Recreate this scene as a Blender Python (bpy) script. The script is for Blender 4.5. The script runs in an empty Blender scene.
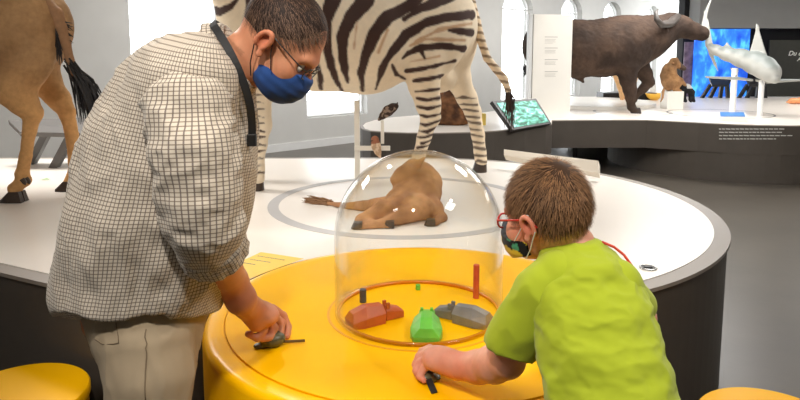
import bpy, bmesh, math, random
import numpy as np
from mathutils import Vector, Matrix
rng = np.random.default_rng(7); random.seed(7)
scn = bpy.context.scene
COL = scn.collection
# ------------------------------------------------------------------ camera
F_PX, YP, PITCH, CAM_Z = 660.0, 134.0, math.radians(7.1), 1.55
SP, CP = math.sin(PITCH), math.cos(PITCH)
def P(px, py, Y):
    u = (px-400)/F_PX; v = (py-YP)/F_PX
    t = Y/(CP-v*SP)
    return np.array([t*u, Y, CAM_Z-t*(SP+v*CP)])
def G(px, py, z=0.0):
    u = (px-400)/F_PX; v = (py-YP)/F_PX
    t = (CAM_Z-z)/(SP+v*CP)
    return np.array([t*u, t*(CP-v*SP), z])
cd = bpy.data.cameras.new('camera'); cam = bpy.data.objects.new('camera', cd); COL.objects.link(cam)
cam.location = (0, 0, CAM_Z); cam.rotation_euler = (math.pi/2-PITCH, 0, 0)
cd.sensor_width = 36; cd.lens = F_PX/800*36; cd.shift_y = -(200-YP)/800; cd.clip_start = .05; cd.clip_end = 200
scn.camera = cam
# ------------------------------------------------------------------ materials
MATS = {}
def lin(c):
    c = [x/255 for x in c]
    return tuple([(x/12.92 if x <= .04045 else ((x+.055)/1.055)**2.4) for x in c])+(1,)
def mat(name, col=(200,200,200), rough=.6, var=.08, scale=12, bump=0.0, metal=0.0, attr=None, spec=.5, sheen=0, sss=0, coat=0, emit=None, estr=1, bscale=None, trans=0):
    if name in MATS: return MATS[name]
    m = bpy.data.materials.new(name); m.use_nodes = True; MATS[name] = m
    nt = m.node_tree; b = nt.nodes['Principled BSDF']
    b.inputs['Roughness'].default_value = rough; b.inputs['Metallic'].default_value = metal
    b.inputs['Specular IOR Level'].default_value = spec
    b.inputs['Sheen Weight'].default_value = sheen
    b.inputs['Coat Weight'].default_value = coat
    b.inputs['Transmission Weight'].default_value = trans
    if sss:
        b.inputs['Subsurface Weight'].default_value = sss; b.inputs['Subsurface Scale'].default_value = .01
        b.inputs['Subsurface Radius'].default_value = (1,.35,.2)
    tc = nt.nodes.new('ShaderNodeTexCoord'); nz = nt.nodes.new('ShaderNodeTexNoise')
    nz.inputs['Scale'].default_value = scale; nz.inputs['Detail'].default_value = 5
    nt.links.new(tc.outputs['Object'], nz.inputs['Vector'])
    mr = nt.nodes.new('ShaderNodeMapRange'); mr.inputs['From Min'].default_value = .3; mr.inputs['From Max'].default_value = .7
    mr.inputs['To Min'].default_value = 1-var; mr.inputs['To Max'].default_value = 1+var
    nt.links.new(nz.outputs['Fac'], mr.inputs['Value'])
    mx = nt.nodes.new('ShaderNodeVectorMath'); mx.operation = 'SCALE'
    if attr:
        at = nt.nodes.new('ShaderNodeAttribute'); at.attribute_name = attr
        nt.links.new(at.outputs['Color'], mx.inputs[0])
    else:
        mx.inputs[0].default_value = lin(col)[:3]
    nt.links.new(mr.outputs[0], mx.inputs['Scale'])
    nt.links.new(mx.outputs[0], b.inputs['Base Color'])
    if emit:
        b.inputs['Emission Color'].default_value = lin(emit); b.inputs['Emission Strength'].default_value = estr
    if bump:
        bp = nt.nodes.new('ShaderNodeBump'); bp.inputs['Strength'].default_value = bump; bp.inputs['Distance'].default_value = .01
        n2 = nt.nodes.new('ShaderNodeTexNoise'); n2.inputs['Scale'].default_value = bscale or scale*6; n2.inputs['Detail'].default_value = 4
        nt.links.new(tc.outputs['Object'], n2.inputs['Vector'])
        nt.links.new(n2.outputs['Fac'], bp.inputs['Height']); nt.links.new(bp.outputs['Normal'], b.inputs['Normal'])
    return m
def mat_cloth_check():
    m = bpy.data.materials.new('checked_cotton'); m.use_nodes = True; nt = m.node_tree; b = nt.nodes['Principled BSDF']
    b.inputs['Roughness'].default_value = .85; b.inputs['Sheen Weight'].default_value = .15; b.inputs['Specular IOR Level'].default_value = .2
    at = nt.nodes.new('ShaderNodeAttribute'); at.attribute_name = 'cloth'
    sp = nt.nodes.new('ShaderNodeSeparateXYZ'); nt.links.new(at.outputs['Vector'], sp.inputs[0])
    def line(out, pitch, w):
        d = nt.nodes.new('ShaderNodeMath'); d.operation = 'DIVIDE'; nt.links.new(out, d.inputs[0]); d.inputs[1].default_value = pitch
        f = nt.nodes.new('ShaderNodeMath'); f.operation = 'FRACT'; nt.links.new(d.outputs[0], f.inputs[0])
        l = nt.nodes.new('ShaderNodeMath'); l.operation = 'LESS_THAN'; nt.links.new(f.outputs[0], l.inputs[0]); l.inputs[1].default_value = w
        return l.outputs[0]
    a = line(sp.outputs['X'], .0094, .24); c = line(sp.outputs['Y'], .0092, .26)
    m1 = nt.nodes.new('ShaderNodeMix'); m1.data_type = 'RGBA'; m1.inputs[6].default_value = lin((208,197,181)); m1.inputs[7].default_value = lin((104,94,92))
    m2 = nt.nodes.new('ShaderNodeMix'); m2.data_type = 'RGBA'; m2.inputs[7].default_value = lin((112,98,84))
    s1 = nt.nodes.new('ShaderNodeMath'); s1.operation = 'MULTIPLY'; s1.inputs[1].default_value = .85; nt.links.new(a, s1.inputs[0])
    s2 = nt.nodes.new('ShaderNodeMath'); s2.operation = 'MULTIPLY'; s2.inputs[1].default_value = .8; nt.links.new(c, s2.inputs[0])
    nt.links.new(s1.outputs[0], m1.inputs[0]); nt.links.new(m1.outputs[2], m2.inputs[6]); nt.links.new(s2.outputs[0], m2.inputs[0])
    nt.links.new(m2.outputs[2], b.inputs['Base Color'])
    return m
def mat_glass(name, tint=(1,1,1,1), refl=1.0):
    m = bpy.data.materials.new(name); m.use_nodes = True; nt = m.node_tree; nt.nodes.clear()
    o = nt.nodes.new('ShaderNodeOutputMaterial'); t = nt.nodes.new('ShaderNodeBsdfTransparent'); t.inputs[0].default_value = tint
    g = nt.nodes.new('ShaderNodeBsdfGlossy'); g.inputs['Roughness'].default_value = .015
    lw = nt.nodes.new('ShaderNodeLayerWeight'); lw.inputs[0].default_value = .5
    pw = nt.nodes.new('ShaderNodeMath'); pw.operation = 'POWER'; pw.inputs[1].default_value = 3.4; nt.links.new(lw.outputs['Facing'], pw.inputs[0])
    fr = nt.nodes.new('ShaderNodeMath'); fr.operation = 'MULTIPLY_ADD'; fr.inputs[1].default_value = .8; fr.inputs[2].default_value = .022; nt.links.new(pw.outputs[0], fr.inputs[0])
    mu = nt.nodes.new('ShaderNodeMath'); mu.operation = 'MULTIPLY'; mu.inputs[1].default_value = refl; nt.links.new(fr.outputs[0], mu.inputs[0])
    mx = nt.nodes.new('ShaderNodeMixShader'); nt.links.new(mu.outputs[0], mx.inputs[0]); nt.links.new(t.outputs[0], mx.inputs[1]); nt.links.new(g.outputs[0], mx.inputs[2])
    nt.links.new(mx.outputs[0], o.inputs[0]); return m
# ------------------------------------------------------------------ objects
def tag(o, label=None, cat=None, group=None, kind=None):
    if label: o['label'] = label
    if cat: o['category'] = cat
    if group: o['group'] = group
    if kind: o['kind'] = kind
    return o
def thing(name, label, cat, loc, group=None):
    o = bpy.data.objects.new(name, None); COL.objects.link(o); o.location = Vector([float(a) for a in loc]); o.empty_display_size = .05
    return tag(o, label, cat, group)
def base_of(p):
    v = Vector((0,0,0))
    while p is not None:
        v = v+p.location; p = p.parent
    return v
class Geo:
    def __init__(s): s.v = []; s.f = []; s.n = 0
    def add(s, v, f):
        v = np.asarray(v, float).reshape(-1,3); s.v.append(v); s.f += [tuple(int(i)+s.n for i in q) for q in f]; s.n += len(v); return s
    def box(s, c, size, R=None):
        c = np.asarray(c, float); h = np.asarray(size, float)/2
        v = np.array([[x,y,z] for x in(-1,1) for y in(-1,1) for z in(-1,1)])*h
        if R is not None: v = v@np.asarray(R).T
        return s.add(v+c, [(0,1,3,2),(4,6,7,5),(0,4,5,1),(2,3,7,6),(0,2,6,4),(1,5,7,3)])
    def tube(s, pts, rad, n=12, cap=True):
        pts = [np.asarray(p, float) for p in pts]; m = len(pts)
        if np.isscalar(rad): rad = [rad]*m
        V = []; prev = None
        for i in range(m):
            t = pts[min(i+1,m-1)]-pts[max(i-1,0)]; t = t/(np.linalg.norm(t)+1e-12)
            if prev is None:
                a = np.array([0,0,1.]) if abs(t[2]) < .9 else np.array([1.,0,0])
            else: a = prev
            b = a-t*np.dot(a,t); b /= np.linalg.norm(b)+1e-12; prev = b; c = np.cross(t,b)
            for k in range(n):
                q = 2*math.pi*k/n; V.append(pts[i]+rad[i]*(b*math.cos(q)+c*math.sin(q)))
        F = [(i*n+k, i*n+(k+1)%n, (i+1)*n+(k+1)%n, (i+1)*n+k) for i in range(m-1) for k in range(n)]
        if cap: F += [tuple(range(n-1,-1,-1)), tuple((m-1)*n+k for k in range(n))]
        return s.add(V, F)
    def lathe(s, prof, c=(0,0,0), n=64, closed=False):
        V = []; m = len(prof)
        for r,z in prof:
            for k in range(n):
                q = 2*math.pi*k/n; V.append((c[0]+r*math.cos(q), c[1]+r*math.sin(q), c[2]+z))
        F = [(i*n+k, i*n+(k+1)%n, (i+1)*n+(k+1)%n, (i+1)*n+k) for i in range(m-1) for k in range(n)]
        if closed: F += [((m-1)*n+k, (m-1)*n+(k+1)%n, (k+1)%n, k) for k in range(n)]
        return s.add(V, F)
    def prism(s, poly, z0, z1):
        n = len(poly); V = [(p[0],p[1],z0) for p in poly]+[(p[0],p[1],z1) for p in poly]
        F = [tuple(range(n-1,-1,-1)), tuple(range(n,2*n))]+[(i,(i+1)%n,n+(i+1)%n,n+i) for i in range(n)]
        return s.add(V, F)
    def hull(s, pts):
        bm = bmesh.new(); [bm.verts.new(Vector([float(a) for a in p])) for p in pts]
        r = bmesh.ops.convex_hull(bm, input=bm.verts)
        bad = [e for e in r['geom_interior']+r['geom_unused'] if isinstance(e, bmesh.types.BMVert)]
        if bad: bmesh.ops.delete(bm, geom=list(set(bad)), context='VERTS')
        bm.verts.index_update(); v = [tuple(x.co) for x in bm.verts]; f = [[x.index for x in g.verts] for g in bm.faces]; bm.free()
        return s.add(v, f)
    def slab(s, q, th):
        q = [np.asarray(p, float) for p in q]; n = np.cross(q[1]-q[0], q[3]-q[0]); n /= np.linalg.norm(n)
        return s.hull(q+[p-n*th for p in q])
    def data(s): return (np.concatenate(s.v), s.f)
def build(name, geo, m, parent=None, smooth=False, cols=None, attrs=None, bevel=0, recalc=True, label=None, subd=0):
    v, f = geo.data() if isinstance(geo, Geo) else geo
    v = np.array(v, float)
    if parent is not None: b = base_of(parent)
    else: b = Vector((float((v[:,0].min()+v[:,0].max())/2), float((v[:,1].min()+v[:,1].max())/2), float(v[:,2].min())))
    v = v-np.array(b)
    me = bpy.data.meshes.new(name)
    if isinstance(f, np.ndarray):
        nf = len(f); k = f.shape[1]
        me.vertices.add(len(v)); me.vertices.foreach_set('co', v.astype(np.float32).ravel())
        me.loops.add(nf*k); me.loops.foreach_set('vertex_index', f.astype(np.int32).ravel())
        me.polygons.add(nf); me.polygons.foreach_set('loop_start', (np.arange(nf)*k).astype(np.int32))
        me.update(calc_edges=True); me.validate()
    else:
        me.from_pydata(v.tolist(), [], [list(q) for q in f]); me.update()
        if recalc:
            bm = bmesh.new(); bm.from_mesh(me); bmesh.ops.recalc_face_normals(bm, faces=bm.faces); bm.to_mesh(me); bm.free()
    if smooth: me.polygons.foreach_set('use_smooth', [True]*len(me.polygons))
    if cols is not None:
        a = me.color_attributes.new('Col', 'FLOAT_COLOR', 'POINT')
        c = np.ones((len(v),4), np.float32); c[:,:3] = cols; a.data.foreach_set('color', c.ravel())
    if attrs:
        for k2, val in attrs.items():
            a = me.attributes.new(k2, 'FLOAT_VECTOR', 'POINT'); a.data.foreach_set('vector', np.asarray(val, np.float32).ravel())
    if m is not None: me.materials.append(m)
    o = bpy.data.objects.new(name, me); COL.objects.link(o)
    if parent is not None: o.parent = parent
    else: o.location = b
    if bevel:
        md = o.modifiers.new('bevel', 'BEVEL'); md.width = bevel; md.segments = 2; md.limit_method = 'ANGLE'
    if subd:
        md = o.modifiers.new('subd', 'SUBSURF'); md.levels = subd; md.render_levels = subd
    if label: o['label'] = label
    return o
def struct(name, geo, m, parent=None, **k):
    o = build(name, geo, m, parent, **k)
    if parent is None: o['kind'] = 'structure'
    return o
# ------------------------------------------------------------------ implicit surfaces
class Pr:
    def __init__(s, fn, lo, hi, k=None, sub=False): s.fn=fn; s.lo=np.array(lo,float); s.hi=np.array(hi,float); s.k=k; s.sub=sub
def rc(a, b, r1, r2, k=None, sub=False):
    a = np.array(a,float); b = np.array(b,float); ba = b-a; L = max(ba@ba,1e-12)
    def fn(X,Y,Z):
        h = np.clip(((X-a[0])*ba[0]+(Y-a[1])*ba[1]+(Z-a[2])*ba[2])/L,0,1)
        return np.sqrt((X-a[0]-h*ba[0])**2+(Y-a[1]-h*ba[1])**2+(Z-a[2]-h*ba[2])**2)-(r1+h*(r2-r1))
    R = max(r1,r2); return Pr(fn, np.minimum(a,b)-R, np.maximum(a,b)+R, k, sub)
def chain(pts, k=None):
    return [rc(p[0],q[0],p[1],q[1],k) for p,q in zip(pts[:-1],pts[1:])]
def el(c, r, R=None, k=None, sub=False):
    c = np.array(c,float); r = np.array(r,float)*np.ones(3); M = np.eye(3) if R is None else np.array(R)
    def fn(X,Y,Z):
        x=X-c[0]; y=Y-c[1]; z=Z-c[2]
        a=(M[0,0]*x+M[1,0]*y+M[2,0]*z); b=(M[0,1]*x+M[1,1]*y+M[2,1]*z); d=(M[0,2]*x+M[1,2]*y+M[2,2]*z)
        k0=np.sqrt((a/r[0])**2+(b/r[1])**2+(d/r[2])**2); k1=np.sqrt((a/r[0]**2)**2+(b/r[1]**2)**2+(d/r[2]**2)**2)+1e-9
        return k0*(k0-1)/k1
    e = np.sqrt(((M*r)**2).sum(1)); return Pr(fn, c-e, c+e, k, sub)
def loft(rows, k=None):
    """rows: (z, cx, cy, a, b)"""
    A = np.array(sorted(rows)); z=A[:,0]
    zz = np.linspace(z[0],z[-1],200)
    def sm(q):
        w = np.interp(zz, z, q); kk = np.ones(9)/9; return np.convolve(np.pad(w,4,mode='edge'),kk,'valid')
    T = [sm(A[:,i]) for i in range(1,5)]
    def fn(X,Y,Z):
        cx=np.interp(Z,zz,T[0]); cy=np.interp(Z,zz,T[1]); a=np.interp(Z,zz,T[2]); b=np.interp(Z,zz,T[3])
        q=np.sqrt(((X-cx)/a)**2+((Y-cy)/b)**2)
        d=(q-1)*np.minimum(a,b)
        return np.maximum(d, np.maximum(z[0]-Z, Z-z[-1]))
    lo=[(A[:,1]-A[:,3]).min(),(A[:,2]-A[:,4]).min(),z[0]]; hi=[(A[:,1]+A[:,3]).max(),(A[:,2]+A[:,4]).max(),z[-1]]
    return Pr(fn, lo, hi, k)
def sdf(prims, h=.008, k=.03, cuts=(), smooth=1):
    lo = np.min([p.lo for p in prims if not p.sub],0)-4*h; hi = np.max([p.hi for p in prims if not p.sub],0)+4*h
    n = np.ceil((hi-lo)/h).astype(int)+1
    ax = [lo[i]+h*np.arange(n[i]) for i in range(3)]
    F = np.full(n, 1.0, np.float32)
    for p in prims:
        kk = p.k if p.k is not None else k
        m = kk+4*h
        i0 = np.clip(np.floor((p.lo-m-lo)/h).astype(int),0,n-1); i1 = np.clip(np.ceil((p.hi+m-lo)/h).astype(int)+1,1,n)
        if (i1<=i0).any(): continue
        sl = tuple(slice(a,b) for a,b in zip(i0,i1))
        X = ax[0][sl[0],None,None]; Y = ax[1][None,sl[1],None]; Z = ax[2][None,None,sl[2]]
        d = np.broadcast_to(p.fn(X,Y,Z), F[sl].shape); f = F[sl]
        if p.sub:
            q = np.clip(.5-.5*(f+d)/kk,0,1); F[sl] = f*(1-q)-d*q+kk*q*(1-q)
        else:
            q = np.clip(.5+.5*(f-d)/kk,0,1); F[sl] = d*q+f*(1-q)-kk*q*(1-q)
    if cuts:
        X = ax[0][:,None,None]; Y = ax[1][None,:,None]; Z = ax[2][None,None,:]
        for c in cuts: F = np.maximum(F, c(X,Y,Z).astype(np.float32))
    ins = F < 0
    c = np.zeros(n-1, np.int8)
    for dx in (0,1):
        for dy in (0,1):
            for dz in (0,1): c += ins[dx:n[0]-1+dx, dy:n[1]-1+dy, dz:n[2]-1+dz]
    act = (c>0)&(c<8); I = np.argwhere(act); idx = -np.ones(n-1, np.int64); idx[act] = np.arange(len(I))
    S = np.zeros((len(I),3)); C = np.zeros(len(I))
    cor = [(a,b,d) for a in(0,1) for b in(0,1) for d in(0,1)]
    val = {q: F[I[:,0]+q[0], I[:,1]+q[1], I[:,2]+q[2]] for q in cor}
    for q in cor:
        for a in range(3):
            if q[a]==0:
                r = list(q); r[a]=1; r=tuple(r); v0=val[q]; v1=val[r]; m=(v0<0)!=(v1<0)
                t = np.where(m, v0/(v0-v1+1e-20), 0)
                pt = np.tile(np.array(q,float),(len(I),1)); pt[:,a] += t
                S[m]+=pt[m]; C[m]+=1
    V = lo+h*(I+S/C[:,None])
    Q = []
    for a in range(3):
        b=(a+1)%3; d=(a+2)%3
        s0=[slice(None)]*3; s1=[slice(None)]*3; s0[a]=slice(0,-1); s1[a]=slice(1,None)
        i0=ins[tuple(s0)]; i1=ins[tuple(s1)]; E=np.argwhere(i0!=i1)
        E=E[(E[:,b]>0)&(E[:,d]>0)&(E[:,b]<n[b]-1)&(E[:,d]<n[d]-1)]
        fl=i0[E[:,0],E[:,1],E[:,2]]
        def cell(db,dd):
            q=E.copy(); q[:,b]-=db; q[:,d]-=dd; return idx[q[:,0],q[:,1],q[:,2]]
        q=np.stack([cell(1,1),cell(0,1),cell(0,0),cell(1,0)],1)
        q[~fl]=q[~fl][:,::-1]; Q.append(q)
    Q=np.concatenate(Q); Q=Q[(Q>=0).all(1)]
    for _ in range(smooth): V = lap(V,Q,.5)
    return V,Q
def lap(V,Q,w):
    A=np.zeros_like(V); C=np.zeros(len(V))
    for i in range(4):
        a=Q[:,i]
        for j in ((i+1)%4,(i+3)%4):
            for t in range(3): A[:,t]+=np.bincount(a, V[Q[:,j],t], len(V))
            C+=np.bincount(a, minlength=len(V))
    C=np.maximum(C,1); return V*(1-w)+w*A/C[:,None]
def normals(V,Q):
    n=np.cross(V[Q[:,2]]-V[Q[:,0]], V[Q[:,3]]-V[Q[:,1]]); N=np.zeros_like(V)
    for i in range(4):
        for t in range(3): N[:,t]+=np.bincount(Q[:,i], n[:,t], len(V))
    return N/(np.linalg.norm(N,axis=1,keepdims=True)+1e-12)
def vn(p, scale, seed=0):
    """value noise, p (N,3) -> -1..1"""
    q = np.asarray(p)*scale; i = np.floor(q).astype(np.int64); f = q-i; f = f*f*(3-2*f); out = 0
    def hsh(a,b,c):
        h = (a*73856093)^(b*19349663)^(c*83492791)^(seed*2654435761); h = (h^(h>>13))*1274126177; h = h^(h>>16)
        return (h & 0xffff)/32767.5-1
    for dx in (0,1):
        for dy in (0,1):
            for dz in (0,1):
                w = (f[:,0] if dx else 1-f[:,0])*(f[:,1] if dy else 1-f[:,1])*(f[:,2] if dz else 1-f[:,2])
                out = out+w*hsh(i[:,0]+dx,i[:,1]+dy,i[:,2]+dz)
    return out
def fbm(p, s, seed=0, o=3):
    r=0; a=1
    for i in range(o): r=r+a*vn(p,s*2**i,seed+i); a*=.5
    return r
def L3(c): return np.array(lin(c)[:3])
def mixc(a,b,t): return a*(1-t[:,None])+b*t[:,None]
def sstep(e0,e1,x):
    t=np.clip((x-e0)/(e1-e0),0,1); return t*t*(3-2*t)
def strands(roots, dirs, norms, length, width, seg=3, droop=.0, jitter=.25, lift=.15, center=None, rad=None):
    """hair ribbons; returns V,F(quads)"""
    n=len(roots); L=length*(1+.3*rng.uniform(-1,1,n)); d=dirs+jitter*rng.normal(size=(n,3)); 
    pts=[roots-norms*.003]; cur=pts[0]; nn=norms
    for s in range(seg):
        d=d-nn*(d*nn).sum(1,keepdims=True)*.8+nn*lift; d[:,2]-=droop; d/=np.linalg.norm(d,axis=1,keepdims=True)
        cur=cur+d*(L/seg)[:,None]; pts.append(cur)
        if center is not None:
            nn=(cur-center)/rad**2; nn/=np.linalg.norm(nn,axis=1,keepdims=True)
    V=[]
    for s,p in enumerate(pts):
        side=np.cross(nn,d); side/=np.linalg.norm(side,axis=1,keepdims=True)+1e-9
        w=width*(1-.75*s/seg); V.append(p-side*w/2); V.append(p+side*w/2)
    V=np.stack(V,1).reshape(-1,3); m=2*(seg+1); b=(np.arange(n)*m)[:,None]
    F=np.concatenate([b+np.array([[2*s,2*s+1,2*s+3,2*s+2]]) for s in range(seg)])
    return V,F,m
def join(*vf):
    V=[];F=[];n=0
    for v,f in vf: V.append(v);F.append(np.asarray(f)+n);n+=len(v)
    return np.concatenate(V),np.concatenate(F)
# ================================================================== SETTING
wallm = mat('painted_wall', (194,193,189), .85, .03, 3)
floorm = mat('polished_concrete_floor', (82,76,68), .32, .14, 2.2, bump=.03)
ceilm = mat('white_ceiling_paint', (228,230,232), .9, .02, 3)
white_m = mat('white_lacquer', (236,233,226), .35, .02, 3)
framem = mat('white_window_frame', (235,236,236), .5, .02)
dark_wall = mat('charcoal_wall_paint', (22,22,26), .8, .1, 3)
grey_soffit = mat('grey_soffit_paint', (150,150,148), .8, .04, 3)
struct('floor', Geo().box((2,9,-.05),(16,24,.1)), floorm)
CEIL = 2.94
struct('ceiling', Geo().box((2,9,CEIL+.1),(16,24,.2)), ceilm)
struct('wall_left', Geo().box((-5.6,3,CEIL/2),(.2,12,CEIL)), wallm)
struct('wall_behind_camera', Geo().box((2,-2.6,CEIL/2),(15.4,.2,CEIL)), wallm)
struct('wall_right', Geo().box((9.9,7.3,CEIL/2),(.2,19.6,CEIL)), wallm)
# slanted window wall
W0 = np.array([-1.6,10.5]); WD = np.array([.7274,.6862]); WN = np.array([-.6862,.7274])   # WN points outdoors
def wp(s, d, z): q = W0+WD*s+WN*d; return (q[0],q[1],z)
def wY(Y): return (Y-10.5)/.6862
def wX(px):   # where the sight line through a window edge meets the wall
    k=(px-400)/F_PX*CP; return wY((-1.6-1.06*10.5)/(k-1.06))
wins = [(wX(a),wX(b)) for a,b in ((131,222),(306,367),(430,466),(502,532),(560.5,581),(602.5,620),(646,657))]
SILL, TOP, TH = .48, 2.82, .24
wg = Geo()
def wprism(pts):   # pts (s,z) outline -> prism through the wall thickness
    n=len(pts); V=[wp(s,0,z) for s,z in pts]+[wp(s,TH,z) for s,z in pts]
    wg.add(V,[tuple(range(n)),tuple(range(2*n-1,n-1,-1))]+[(i,n+i,n+(i+1)%n,(i+1)%n) for i in range(n)])
sprev = -5.4
for a,b in wins:
    wprism([(sprev,0),(a,0),(a,CEIL),(sprev,CEIL)])
    wprism([(a,0),(b,0),(b,SILL),(a,SILL)])
    r=(b-a)/2; hh=.36; zs=TOP-hh
    arc=[((a+b)/2-r*math.cos(t), zs+hh*math.sin(t)) for t in np.linspace(0,math.pi,17)]
    for i in range(16):
        (s0,z0),(s1,z1)=arc[i],arc[i+1]; wprism([(s0,z0),(s1,z1),(s1,CEIL),(s0,CEIL)])
    sprev=b
wprism([(sprev,0),(15.4,0),(15.4,CEIL),(sprev,CEIL)])
struct('wall_back', wg, wallm)
glass_pane = mat_glass('window_glass', (1,1,1,1), .8)
for i,(a,b) in enumerate(wins):
    r=(b-a)/2; hh=.36; zs=TOP-hh; f=Geo(); D=.14
    def bar(s0,z0,s1,z1,w=.035,d=.05):
        p=np.array(wp(s0,D,z0)); q=np.array(wp(s1,D,z1)); f.tube([p,q],w/2*1.2,4)
    bar(a+.02,SILL,a+.02,zs); bar(b-.02,SILL,b-.02,zs); bar(a,SILL+.02,b,SILL+.02); bar(a,zs,b,zs,.035)
    bar((a+b)/2,SILL,(a+b)/2,zs,.010); bar(a,(SILL+zs)/2,b,(SILL+zs)/2,.010)
    arc=[((a+b)/2-(r-.02)*math.cos(t), zs+(hh-.02)*math.sin(t)) for t in np.linspace(0,math.pi,17)]
    f.tube([np.array(wp(s,D,z)) for s,z in arc],.02,6)
    w=struct('window_%d'%(i+1), f, framem)
    pts=[(a,SILL),(b,SILL)]+[(2*((a+b)/2)-s,z) for s,z in arc]
    pts=[(a+.01,SILL+.01),(b-.01,SILL+.01)]+[(s,z) for s,z in arc[::-1]]
    n=len(pts); V=[wp(s,D+.03,z) for s,z in pts]+[wp(s,D+.036,z) for s,z in pts]
    build('window_pane', Geo().add(V,[tuple(range(n)),tuple(range(2*n-1,n-1,-1))]+[(k,n+k,n+(k+1)%n,(k+1)%n) for k in range(n)]), glass_pane, w)
bb=Geo(); n0=wp(-5.3,-.012,.06); 
bb.add([wp(-5.3,0,0),wp(15.3,0,0),wp(15.3,0,.12),wp(-5.3,0,.12),wp(-5.3,-.02,0),wp(15.3,-.02,0),wp(15.3,-.02,.12),wp(-5.3,-.02,.12)],[(0,1,2,3),(4,5,6,7),(0,1,5,4),(3,2,6,7),(0,3,7,4),(1,2,6,5)])
struct('baseboard_back', bb, mat('baseboard_paint',(214,214,212),.6,.02))
# dark partition with the screen, far right
PY=14.2
x0=P(682,60,PY)[0]
zs=P(700,29,PY)[2]
struct('wall_partition', Geo().box(((x0+9.8)/2,PY+.15,CEIL/2),(9.8-x0,.3,CEIL)), dark_wall)
struct('trim_1', Geo().box(((P(690,0,PY)[0]+9.8)/2,PY-.25,(zs+CEIL)/2),(9.8-P(690,0,PY)[0],.5,CEIL-zs)), grey_soffit)
# mauve banner + blue video wall
def flat(name,label,cat,x0,x1,y0,y1,Y,th,m,**k):
    a=P(x0,y0,Y); b=P(x1,y1,Y); return tag(build(name,Geo().box(((a[0]+b[0])/2,Y+th/2,(a[2]+b[2])/2),(abs(b[0]-a[0]),th,abs(a[2]-b[2]))),m,**k),label,cat)
def ramp_mat(name, cols, scale, emit=0, detail=6, rough=.5, stretch=(1,1,1), dist=0):
    m=bpy.data.materials.new(name); m.use_nodes=True; nt=m.node_tree; b=nt.nodes['Principled BSDF']; b.inputs['Roughness'].default_value=rough
    tc=nt.nodes.new('ShaderNodeTexCoord'); mp=nt.nodes.new('ShaderNodeMapping'); mp.inputs['Scale'].default_value=stretch
    nz=nt.nodes.new('ShaderNodeTexNoise'); nz.inputs['Scale'].default_value=scale; nz.inputs['Detail'].default_value=detail; nz.inputs['Distortion'].default_value=dist
    rp=nt.nodes.new('ShaderNodeValToRGB'); e=rp.color_ramp.elements
    for i,(p,c) in enumerate(cols):
        q=e[i] if i<2 else e.new(p); q.position=p; q.color=lin(c)
    nt.links.new(tc.outputs['Object'],mp.inputs[0]); nt.links.new(mp.outputs[0],nz.inputs['Vector']); nt.links.new(nz.outputs['Fac'],rp.inputs[0]); nt.links.new(rp.outputs[0],b.inputs['Base Color'])
    if emit: nt.links.new(rp.outputs[0],b.inputs['Emission Color']); b.inputs['Emission Strength'].default_value=emit
    return m
flat('wall_banner','mauve speckled vertical banner left of the blue screen','banner',685,695,42,99,PY-.35,.03,ramp_mat('mauve_print',[(.35,(92,74,98)),(.65,(140,118,140))],9))
flat('video_screen','large glowing blue underwater video wall behind the shark','screen',696,746,29,99,PY-.42,.06,ramp_mat('underwater_video',[(.35,(20,80,205)),(.52,(45,125,240)),(.66,(90,200,250))],5,emit=.9,stretch=(1,1,.5),dist=.4))
ip=flat('text_board','dark grey wall board with white lettering at the far right','board',770,830,40,100,PY-.1,.04,mat('board_grey',(74,74,68),.6,.05))
def text(name, s, px, py, Y, hpx, m, parent, shear=.3):
    cu=bpy.data.curves.new(name,'FONT'); cu.body=s; cu.size=hpx/660*Y; cu.extrude=.002; cu.shear=shear; cu.offset=.002
    t=bpy.data.objects.new(name+'_src',cu); COL.objects.link(t); dg=bpy.context.evaluated_depsgraph_get()
    me=bpy.data.meshes.new_from_object(t.evaluated_get(dg)); bpy.data.objects.remove(t)
    v=np.array([x.co[:] for x in me.vertices]); q=P(px,py,Y); v=np.c_[v[:,0]+q[0], -v[:,2]+q[1], v[:,1]+q[2]]
    build(name,(v,[tuple(p.vertices) for p in me.polygons]),m,parent); bpy.data.meshes.remove(me)
txw=mat('white_lettering',(240,240,232),.6,0,emit=(240,240,230),estr=.15)
text('headline','Du entdeckst',788,55.5,PY-.115,6.5,txw,ip); text('headline','Arten',797,61,PY-.115,6.5,txw,ip)

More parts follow.
